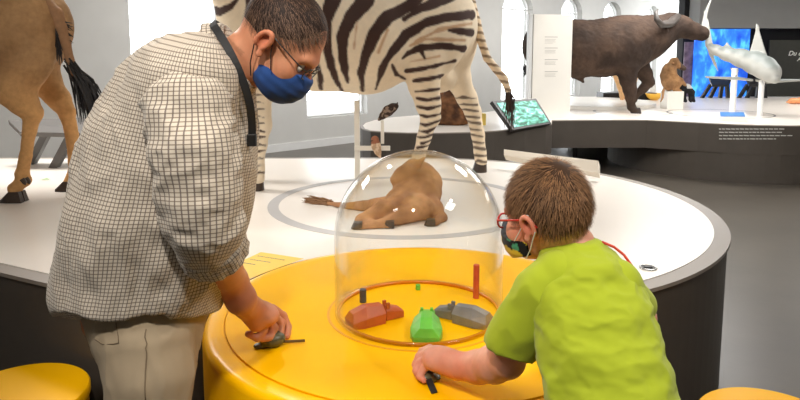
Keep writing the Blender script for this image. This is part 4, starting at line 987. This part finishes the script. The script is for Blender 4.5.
# right arm and hand
A=lambda px,py,Y,r:(P(px,py,Y),r)
body+=chain([(S_,.06),(E_,.048)],k=.03)+chain([(E_,.047),A(218,256,1.540,.049),A(231,281,1.660,.042),A(241,299,1.675,.039),A(246,305,1.715,.031)],k=.015)
body+=[el(P(260,314,1.775),(.056,.050,.032),frame(25,14),k=.018),rc(P(247,306,1.715),P(264,315,1.795),.036,.032,k=.015),rc(P(250,312,1.735),P(256,324,1.745),.028,.022,k=.012)]
fing=[[A(272,309,1.845,.015),A(283,316,1.870,.0128),A(288,327,1.865,.0115),A(287,336,1.840,.0100)],
      [A(271,314,1.820,.015),A(281,323,1.835,.0128),A(280,334,1.815,.0115),A(273,338,1.795,.0100)],
      [A(266,317,1.795,.0145),A(274,328,1.800,.0125),A(270,337,1.780,.0112),A(262,339,1.760,.0098)],
      [A(259,319,1.765,.014),A(264,330,1.765,.0115),A(257,338,1.750,.0105),A(248,334,1.740,.0095)]]
for f in fing: body+=chain(f,k=.0045)
body+=chain([A(255,312,1.795,.015),A(262,325,1.845,.012),A(268,335,1.835,.010)],k=.008)       # thumb on the far side
# left arm hanging behind the torso
SL=P(214,95,1.86)
body+=chain([(SL,.055),(P(190,180,1.86),.045),(P(192,250,1.84),.035),(P(188,272,1.84),.026)],k=.02)+[el(P(186,290,1.83),(.022,.034,.045),k=.015)]
LH=P(186,290,1.83)
for i,dx in enumerate((-.02,-.007,.007,.02)): body+=chain([(LH+[dx*.6,dx-.002,-.035],.009),(LH+[dx*.6+.008,dx,-.065+abs(dx)*.2],.008),(LH+[dx*.5-.004,dx,-.09+abs(dx)*.6],.007)],k=.004)
body+=chain([(LH+[.01,-.03,.01],.011),(LH+[.02,-.042,-.02],.010),(LH+[.018,-.04,-.045],.008)],k=.006)
# legs
hipR=P(146,332,1.58);hipL=P(134,332,1.73)
kR=np.array([hipR[0]+.0,1.54,.47]);kL=np.array([hipL[0]-.02,1.76,.47]);aR=np.array([kR[0]-.04,1.53,.09]);aL=np.array([kL[0]-.03,1.77,.09])
for hp,k_,a_ in((hipR,kR,aR),(hipL,kL,aL)):
    body+=chain([(hp,.08),(k_,.055),((k_+a_)/2,.05),(a_,.036)],k=.02)+[rc(a_+[-.02,0,-.045],a_+[.14,0,-.06],.03,.022,k=.02)]
V,Q=sdf(body,.0038,.02,smooth=1)
earR=HM.w(-.006,-.085,-.004)
cols=skin_cols(V,(206,146,112),(182,98,68),[(earR,.03,.75),(HM.w(.11,0,-.02),.03,.5)]+[(f[-1][0],.015,.5) for f in fing])
x,y,z=HM.loc(V[:,0],V[:,1],V[:,2])
lips=(x>.085)&(abs(y)<.024)&(z<-.054)&(z>-.076); cols[lips]=L3((170,84,76))
st_=(z<np.interp(x,[-.12,-.02,.0,.03],[-.075,-.06,.0,.02]))&(z>-.1)&(x<-.03)&(x>-.12); cols=mixc(cols,np.tile(L3((120,84,64)),(len(V),1)),np.where(st_&(z>-.075),.35,0))
build('body',(V,Q),skinm,man,smooth=True,cols=cols)
eyes(man,HM)
def thinM(L):
    top=(L[:,2]>.095)&(L[:,0]>-.02); return np.where(top,.45,1.0)
hairdo(man,HM,[-.12,-.09,-.06,-.035,-.015,.005,.03,.05,.062,.075],[-.055,-.05,-.045,-.02,.022,.020,.032,.05,.085,.2],.002,5200,.034,.0015,(48,34,28),(132,102,82),(-.09,0,.08),lift=.08,thin=thinM,side=-.0)
glasses(man,HM,mat('dark_glasses_frame',(30,28,30),.3,0),lensr=.019,x=.106,z0=-.002)
# mask
def mask(parent,H,cfun,m,up=-.012,low=-.118,back=.012):
    def cut(X,Y,Z):
        x,y,z=H.loc(X,Y,Z)
        g1=z-(up-.55*np.maximum(0,.10-x)*0.9)      # top edge slopes down towards the ears
        g2=(back+.22*np.maximum(0,z+.12)*0+.0)-x
        g3=low+.25*np.maximum(0,.1-x)-z
        return np.maximum(np.maximum(g1,g2),g3)*H.s*.8
    V,Q=sdf([H.el((.048,0,-.056),(.070,.0645,.068),k=.01),H.el((.090,0,-.042),(.034,.032,.046),k=.03)],.0035,.02,[cut])
    x,y,z=H.loc(V[:,0],V[:,1],V[:,2]); V=V+normals(V,Q)*(np.sin(z*2*math.pi/.022)*.0006)[:,None]
    return build('face_mask',(V,Q),m,parent,smooth=True,cols=cfun(V,x,y,z))
clm=mat('woven_cloth',attr='Col',rough=.85,var=.06,scale=40,sheen=.1,spec=.2,bump=.05,bscale=900)
mk=mask(man,HM,lambda V,x,y,z:mixc(np.tile(L3((44,80,140)),(len(V),1)),np.tile(L3((34,62,118)),(len(V),1)),np.clip(.5+.5*fbm(V,20,2,2),0,1)),clm)
blk=mat('black_elastic',(18,18,20),.6,0)
for y in(-1,1):
    g=Geo().tube([HM.w(.045,y*.073,-.045),HM.w(.02,y*.078,-.015),HM.w(.0,y*.083,.020),HM.w(-.012,y*.088,.024)],.0015,5)
    g.tube([HM.w(.018,y*.066,-.088),HM.w(.0,y*.076,-.065),HM.w(-.012,y*.082,-.04),HM.w(-.018,y*.088,-.025)],.0015,5)
    build('ear_loop',g,blk,mk)
# shirt
chk=mat_cloth_check()
def folds(V,Q,amp,seed,sc=(9,9,4)):
    n=normals(V,Q); f=fbm(V*np.array(sc),1.0,seed,3); r=1-np.abs(f)*1.6; return V+n*(amp*np.clip(r,-1,1))[:,None]
torso=[loft(rows,k=.03),el(P(188,84,1.50),(.09,.07,.09),k=.06),el(P(194,84,1.83),(.08,.06,.09),k=.06)]
hz0=P(140,318,1.45)[2]; hz1=P(60,310,1.65)[2]
cutm=[lambda X,Y,Z:(hz0+(hz1-hz0)*(Y-1.45)/.2+.010*np.sin((X+Y)*22)-Z)+0*X]
V,Q=sdf(torso,.006,.03,cutm,smooth=1)
V=folds(V,Q,.014,4,(6,6,3.5)); V=folds(V,Q,.004,14,(20,20,9))
A_=np.array(sorted(rows)); cx=np.interp(V[:,2],A_[:,0],A_[:,1]);cy=np.interp(V[:,2],A_[:,0],A_[:,2]);aa=np.interp(V[:,2],A_[:,0],A_[:,3]);bb_=np.interp(V[:,2],A_[:,0],A_[:,4])
th=np.arctan2(-(V[:,0]-cx)/aa,-(V[:,1]-cy)/bb_)
uv=np.stack([th*.215+.02*(V[:,2]-1),V[:,2]+.18*(V[:,0]-cx)*(V[:,2]>1.1)*np.clip((V[:,2]-1.1)*4,0,1),0*th],1)
sh=build('shirt',(V,Q),chk,man,smooth=True,attrs={'cloth':uv})
# sleeve
sp=chain([A(180,82,1.52,.083),A(188,110,1.47,.086),A(195,150,1.44,.086),A(200,190,1.44,.083),A(204,222,1.45,.078),A(212,246,1.50,.070)],k=.03)
ax=P(247,303,1.71)-P(206,232,1.47); ax/=np.linalg.norm(ax); hc_=P(214,249,1.51)
V,Q=sdf(sp,.0055,.03,[lambda X,Y,Z:(X-hc_[0])*ax[0]+(Y-hc_[1])*ax[1]+(Z-hc_[2])*ax[2]],smooth=1)
V=folds(V,Q,.011,9,(9,9,12))
d=E_-S_; Ls=np.linalg.norm(d); d/=Ls; tpar=(V-S_)@d; rad=V-S_-tpar[:,None]*d; e1=np.array([0,-1.,0]); e1-=d*(e1@d); e1/=np.linalg.norm(e1); e2=np.cross(d,e1)
an=np.arctan2(rad@e2,rad@e1); uv=np.stack([an*.084,tpar,0*an],1)
sl=build('sleeve',(V,Q),chk,sh,smooth=True,attrs={'cloth':uv},label='rolled-up right sleeve')
# rolled cuff
e1=np.cross(ax,[0,0,1.]);e1/=np.linalg.norm(e1);e2=np.cross(ax,e1)
pr=[]
for off,r in((-.028,.068),(-.010,.070),(.008,.067)):
    q=[hc_+ax*off+(e1*math.cos(t)+e2*math.sin(t))*r for t in np.linspace(0,2*math.pi,19)]; pr+=chain([(p,.011) for p in q],k=.006)
V,Q=sdf(pr,.0045,.006); V=folds(V,Q,.004,5,(25,25,25)); w=V-hc_; an=np.arctan2(w@e2,w@e1); uv=np.stack([an*.08,(w@ax)*1.1,0*an],1)
build('cuff',(V,Q),chk,sl,smooth=True,attrs={'cloth':uv},label='rolled cuff below the elbow')
# far sleeve
V,Q=sdf(chain([(P(205,82,1.84),.085),(P(202,130,1.87),.08),(P(192,190,1.87),.07),(P(200,225,1.86),.06)],k=.03),.007,.03); uv=np.stack([V[:,0],V[:,2],0*V[:,0]],1)
build('sleeve',(V,Q),chk,sh,smooth=True,attrs={'cloth':uv})
# collar
ca=P(262,48,1.65)-P(214,72,1.66); ca/=np.linalg.norm(ca); cc=P(233,60,1.655); e1=np.cross(ca,[0,1.,0]);e1/=np.linalg.norm(e1);e2=np.cross(ca,e1)
prof=[(.072,-.02),(.074,.012),(.079,.020),(.086,.014),(.097,-.008),(.104,-.024),(.098,-.028)]
V=[];n=48
for r,o in prof:
    for k in range(n):
        t=2*math.pi*k/n; V.append(cc+ca*(o+.004*math.sin(3*t))+(e1*math.cos(t)*1.06+e2*math.sin(t)*.96)*r)
F=[(i*n+k,i*n+(k+1)%n,(i+1)*n+(k+1)%n,(i+1)*n+k) for i in range(len(prof)-1) for k in range(n)]
V=np.array(V); w=V-cc; uv=np.stack([np.arctan2(w@e2,w@e1)*.09,w@ca,0*V[:,0]],1)
co=build('collar',(V,np.array(F)),chk,sh,smooth=True,attrs={'cloth':uv}); co.modifiers.new('th','SOLIDIFY').thickness=.003
# strap
stp=[P(222,27,1.74),P(211,21,1.66),P(214,26,1.585),P(226,44,1.545),P(237,66,1.535),P(245,86,1.545),P(250,104,1.56),P(252,122,1.58),P(252,136,1.59)]
nl=[np.array([0,-.2,1.]),np.array([-.5,-.4,.8]),np.array([-.1,-1,.5]),np.array([.1,-1,.3]),np.array([.3,-1,.2]),np.array([.5,-1,.1]),np.array([.6,-1,0]),np.array([.6,-1,0]),np.array([.6,-1,0])]
for _ in range(2):
    def chk2(a): return [a[0]]+[w for p,q in zip(a[:-1],a[1:]) for w in (p*.75+q*.25,p*.25+q*.75)]+[a[-1]]
    stp=chk2(stp); nl=chk2(nl)
sm_=ribbon(stp,nl,.019,.003)
sr=build('neck_strap',sm_,mat('black_webbing',(22,22,24),.7,.05),man,label='black strap around the neck')
build('clip',Geo().box(P(252,140,1.59),(.022,.016,.03)),mat('black_metal'),sr,bevel=.002)
# trousers
tr=[loft([row(290,84,206,1.65,.16),row(315,92,204,1.65,.16),row(335,99,201,1.65,.155),row(352,107,198,1.65,.145)],k=.03)]
tr+=chain([A(148,340,1.57,.112),(P(151,372,1.55),.100),(P(150,402,1.545),.092),(kR,.080),((kR+aR)/2,.078),(aR+[0,0,.0],.075)],k=.03)
tr+=chain([A(142,340,1.73,.100),(P(142,385,1.75),.09),(kL,.080),((kL+aL)/2,.078),(aL,.075)],k=.03)
V,Q=sdf(tr,.006,.02,[lambda X,Y,Z:.05-Z+0*X]); V=folds(V,Q,.0045,21,(14,14,5))
tm=mat('beige_twill',(164,147,122),.8,.05,14,bump=.12,bscale=600,sheen=.05,spec=.2)
to=build('trousers',(V,Q),tm,man,smooth=True)
def surf(V,px,py):
    fw=V[:,1]*CP-(V[:,2]-CAM_Z)*SP; up=V[:,1]*SP+(V[:,2]-CAM_Z)*CP; X=400+F_PX*V[:,0]/fw; Y=YP-F_PX*up/fw
    m=np.hypot(X-px,Y-py)<3.5; c=V[m]; k=np.argmin(c[:,1]) if len(c) else None
    return None if k is None else c[k]+np.array([0,-.0012,0])
def seam(name,V,pts,m,par,r=.0013):
    q=[surf(V,a,b) for a,b in pts]; q=[x for x in q if x is not None]
    if len(q)>1: build(name,Geo().tube(q,r,5),m,par,smooth=True)
thr=mat('tan_thread',(118,102,80),.8,0)
seam('side_seam',V,[(148,y) for y in range(326,402,5)],thr,to)
seam('pocket_seam',V,[(92,338),(100,342),(110,343),(117,341),(117,334),(116,326),(115,320)],thr,to)
def shoe(a_,m,L=.27,w=.05,ang=0):
    f=np.array([math.cos(ang),math.sin(ang),0]); V,Q=sdf([el(a_*[1,1,0]+f*.0+[0,0,.05],(.07,w,.06),k=.02),rc(a_*[1,1,0]+[0,0,.04]-f*.03,a_*[1,1,0]+f*(L-.11)+[0,0,.035],.042,.034,k=.03)],.006,.03,[lambda X,Y,Z:.002-Z+0*X]); return V,Q
for a_ in(aR,aL): build('shoe',shoe(a_,None),mat('brown_leather',(70,48,34),.4,.08),man,smooth=True)
# his control pod
olive=mat('dark_olive_plastic',(84,80,54),.35,.06,30)
tq=P(263,343,1.845); 
pq=G(273,346,TT)
pod=thing('control_pod','dark olive control pod with a thin bar under the man\'s hand','control',pq,'control pods on the yellow table')
V,Q=sdf([el(pq+[0,0,.021],(.036,.028,.023),frame(20,0)),el(pq+[-.036,-.012,.006],(.018,.014,.007),k=.01)],.003,.01,[lambda X,Y,Z:TT+.0006-Z+0*X])
build('shell',(V,Q),olive,pod,smooth=True)
a=pq+[.025,.006,.010];b=G(305,340.5,TT+.010); build('bar',Geo().tube([a,b],.0042,8),mat('bronze_bar',(108,86,50),.35,.05,metal=.4),pod)

# ------------------------------------------------------------------ BOY
boy=thing('person','boy in a lime green t-shirt and red glasses leaning on the yellow table','person',(.46,1.15,0))
HB=Head(P(546,217,1.49),frame(134,7,-2),.965,True)
rb=[row(241,562,592,1.46,.05),row(248,550,608,1.45,.075),row(256,543,618,1.43,.095),row(268,538,628,1.42,.11),row(285,535,638,1.39,.12),row(310,535,647,1.36,.125),row(350,540,659,1.31,.125),row(400,551,679,1.25,.125),row(450,558,700,1.20,.125),row(520,566,716,1.17,.125)]
body=HB.prims()+[rc(HB.w(-.03,0,-.03),P(572,248,1.485),.050,.047,k=.03),rc(P(572,248,1.485),P(580,268,1.45),.047,.055,k=.03),loft(inset(rb,.022),k=.03)]
body+=chain([A(548,282,1.41,.043),A(514,335,1.42,.043),A(507,360,1.435,.040)],k=.02)+chain([A(507,360,1.435,.040),A(494,364,1.47,.042),A(478,367,1.515,.038),A(460,366,1.545,.031),A(452,365,1.56,.029)],k=.015)
body+=[el(P(441,359.5,1.590),(.047,.043,.029),frame(165,5),k=.014),rc(P(451,362.5,1.565),P(435,357.5,1.605),.032,.029,k=.012)]
fb=[[A(430,348.5,1.645,.0115),A(422,351.5,1.655,.0102),A(418,359.5,1.645,.0095),A(418,366.5,1.630,.0085)],
    [A(428,352.5,1.630,.0118),A(419,356.5,1.635,.0105),A(415.5,364.5,1.625,.0097),A(417,372.5,1.610,.0087)],
    [A(429,357.5,1.610,.0115),A(420,362.5,1.615,.0102),A(416,370.5,1.605,.0095),A(419,377.5,1.595,.0085)],
    [A(432,362.5,1.590,.0110),A(424,368.5,1.595,.0098),A(420,376.5,1.585,.0089),A(424,380.5,1.577,.008)]]
for f in fb: body+=chain(f,k=.004)
body+=chain([A(445,356.5,1.615,.012),A(435,359.5,1.655,.010),A(428,366.5,1.655,.0085)],k=.006)
# right arm reaching over the table behind the torso
body+=chain([A(606,284,1.36,.025),A(634,306,1.45,.032),A(640,318,1.50,.034),A(600,326,1.62,.032),A(572,330,1.70,.024)],k=.02)+[el(P(562,330,1.73),(.034,.030,.018),frame(150,0),k=.012)]
for i in range(4): body+=chain([(P(556,327+i*1.5,1.765-.018*i),.0085),(P(547,329+i*1.5,1.785-.018*i),.008),(P(541,335+i*1.3,1.78-.018*i),.007)],k=.003)
body+=chain([(P(566,333,1.70),.011),(P(556,339,1.70),.009),(P(550,343,1.705),.008)],k=.005)
hR=np.array([.55,1.12,.62]);hL=np.array([.44,1.20,.62])
hips=P(636,500,1.18)
hl=[np.array([hips[0]-.06,1.20,.60]),np.array([hips[0]+.06,1.16,.60])]
an=[]
for h_ in hl:
    k_=h_+[-.0,.02,-.27]; a_=np.array([k_[0]+.0,k_[1]-.03,.07]); an.append(a_)
    body+=chain([(h_,.06),(k_,.045),(a_,.032)],k=.02)+[rc(a_+[0,-.01,-.035],a_+[-.06,.10,-.045],.026,.02,k=.02)]
V,Q=sdf(body,.0038,.02)
earL=HB.w(-.006,.085,-.004)
cols=skin_cols(V,(226,170,142),(214,118,92),[(earL,.03,.8),(P(520,378,1.42),.035,.5)]+[(f[-1][0],.018,.55) for f in fb]+[(f[1][0],.01,.3) for f in fb])
build('body',(V,Q),skinm,boy,smooth=True,cols=cols)
eyes(boy,HB)
hairdo(boy,HB,[-.13,-.10,-.075,-.05,-.025,-.01,.01,.03,.05,.07,.1],[.004,-.010,-.018,-.016,.0,.026,.026,.018,.03,.04,.045],.005,9000,.030,.0017,(70,48,32),(160,118,80),(-.055,.01,.115),lift=.22)
glasses(boy,HB,mat('red_glasses_frame',(196,36,30),.3,0),tr=.0024,lensr=.021,x=.106,z0=-.008,temple_y=.084,label='red glasses')
def bm_cols(V,x,y,z):
    c=np.tile(L3((210,178,40)),(len(V),1)); n=vn(V,38,5); n2=vn(V+.3,45,8)
    c[n>.25]=L3((24,24,22)); c[n2>.42]=L3((70,150,110)); c[(z>-.045)&(x>.03)]=L3((66,70,76)); return c
bmk=mask(boy,HB,bm_cols,clm,back=.02,low=-.104)
for y in(-1,1):
    g=Geo().tube([HB.w(.045,y*.073,-.045),HB.w(.02,y*.078,-.015),HB.w(.0,y*.085,.022),HB.w(-.014,y*.089,.022)],.0014,5)
    g.tube([HB.w(.022,y*.066,-.088),HB.w(-.002,y*.077,-.06),HB.w(-.016,y*.084,-.035),HB.w(-.028,y*.088,-.015)],.0014,5)
    build('ear_loop',g,mat('white_elastic',(220,216,208),.6,0),bmk)
lime=mat('lime_jersey',(164,178,42),.85,.05,9,sheen=.15,spec=.15,bump=.06,bscale=700)
pr=[loft(rb,k=.03)]
V,Q=sdf(pr,.0055,.03,[lambda X,Y,Z:.60-Z+0*X]); V=folds(V,Q,.009,33,(5,5,9)); V=folds(V,Q,.004,35,(16,16,26))
ts=build('t_shirt',(V,Q),lime,boy,smooth=True)
pr=chain([A(558,277,1.395,.055),A(542,294,1.39,.056),A(526,320,1.40,.054),A(512,342,1.41,.053),A(506,356,1.41,.054)],k=.03)
d=np.array([-.27,0,-.96]);d/=np.linalg.norm(d);hc2=P(509,349,1.41)
V,Q=sdf(pr,.0045,.02,[lambda X,Y,Z:(X-hc2[0])*d[0]+(Y-hc2[1])*d[1]+(Z-hc2[2])*d[2]]); V=folds(V,Q,.004,37,(12,12,10))
sv=build('sleeve',(V,Q),lime,ts,smooth=True)
e1=np.cross(d,[0,1.,0]);e1/=np.linalg.norm(e1);e2=np.cross(d,e1)
build('hem',Geo().tube([hc2-d*.018+(e1*math.cos(t)+e2*math.sin(t))*.0535 for t in np.linspace(0,2*math.pi,33)],.0014,5),mat('lime_thread',(160,178,36),.8,0),sv)
pr=chain([A(598,275,1.39,.045),A(616,284,1.39,.048),A(636,305,1.45,.046)],k=.03)
V,Q=sdf(pr,.006,.02); build('sleeve',(V,Q),lime,ts,smooth=True)
g=Geo().tube([P(602,242,1.43),P(614,247,1.43),P(624,255,1.42),P(632,266,1.41),P(637,277,1.41),P(640,288,1.42)],.003,6)
build('red_cord',g,mat('red_cord',(206,58,34),.5,0),boy,smooth=True,label='thin red cord over the right shoulder')
pr=[]
for h_,a_ in zip(hl,an): pr+=chain([(h_+[0,0,.02],.082),(h_+[-.0,.02,-.27],.072),(a_+[0,0,.02],.062)],k=.02)
V,Q=sdf(pr,.008,.03,[lambda X,Y,Z:.05-Z+0*X]); build('trousers',(V,Q),mat('dark_denim',(44,50,66),.8,.1),boy,smooth=True)
for a_ in an: build('shoe',shoe(a_,None,.20,.04,1.9),mat('grey_trainer',(90,90,96),.6,.05),boy,smooth=True)
# his control pod
q=G(426,383,TT)
pod=thing('control_pod','olive control pod with a black tab under the boy\'s hand','control',q,'control pods on the yellow table')
V,Q=sdf([el(q+[0,.012,.013],(.026,.022,.013)),el(q+[.012,.02,.006],(.028,.024,.006),k=.01)],.003,.01,[lambda X,Y,Z:TT+.0006-Z+0*X])
build('shell',(V,Q),olive,pod,smooth=True)
a=q+[.006,-.008,.014];b=G(434.5,393,TT+.002); build('tab',ribbon([a,b],np.array([0,-1,1.]),.016,.003),mat('black_elastic'),pod)
# ================================================================== LIGHT
wd=bpy.data.worlds.new('daylight'); scn.world=wd; wd.use_nodes=True
bg=wd.node_tree.nodes['Background']; bg.inputs[0].default_value=(.93,.97,1,1); bg.inputs[1].default_value=7.0
def area(name,loc,size,power,col=(1,.93,.84),rot=(0,0,0),sy=None):
    l=bpy.data.lights.new(name,'AREA'); l.energy=power; l.color=col; l.shape='RECTANGLE' if sy else 'SQUARE'; l.size=size
    if sy: l.size_y=sy
    o=bpy.data.objects.new(name,l); COL.objects.link(o); o.location=loc; o.rotation_euler=rot; return o
def spot(name,loc,target,power,angle=60,col=(1,.9,.78),rad=.06,blend=.5):
    l=bpy.data.lights.new(name,'SPOT'); l.energy=power; l.color=col; l.spot_size=math.radians(angle); l.spot_blend=blend; l.shadow_soft_size=rad
    o=bpy.data.objects.new(name,l); COL.objects.link(o); o.location=loc
    d=Vector(target)-Vector(loc); o.rotation_euler=d.to_track_quat('-Z','Y').to_euler(); return o
N_=(1,.97,.93)
area('ceiling_fill',(-1.5,.6,2.9),.6,24,N_)  # soft fill lamps added under the ceiling, not real fixtures
area('ceiling_fill',(1.8,.8,2.9),.6,24,N_)
area('ceiling_fill',(1.9,4.6,2.9),.7,46,N_)
area('ceiling_fill',(-2.6,4.6,2.9),.8,82,N_)
area('ceiling_fill',(3.8,8.6,2.9),1.6,95,N_)
area('ceiling_fill',(3.2,5.2,2.9),1.0,110,N_,rot=(math.radians(42),0,0))  # extra fill, tilted to brighten the far stage front
area('ceiling_fill',(7.5,9.5,2.9),2.0,90,N_)
for s_ in (-2.0,0.6,3.2,5.8,8.4,11.0):
    q=wp(s_,-1.5,2.9); area('wall_fill',q,.9,55,(1,.98,.96),rot=(math.radians(28),0,math.radians(43.3)))  # invented row of fill lamps that brightens the window wall
spot('track_spotlight',(-.3,.2,2.85),(.05,2.3,.7),150,55,(1,.93,.84))
spot('track_spotlight',(-.9,3.6,2.85),(.1,2.0,.7),72,60,(1,.93,.84))
spot('track_spotlight',(1.6,1.2,2.85),(-.4,1.7,1.2),60,60,(1,.9,.78))
spot('track_spotlight',(-2.2,1.6,2.85),(-.2,4.3,1.0),62,70,(1,.93,.84))
spot('track_spotlight',(2.4,6.6,2.85),(3,9.4,1.0),60,70,(1,.93,.84))
scn.view_settings.view_transform='Standard'; scn.view_settings.look='None'; scn.view_settings.exposure=0.0; scn.view_settings.gamma=1
scn.view_settings.use_curve_mapping=False
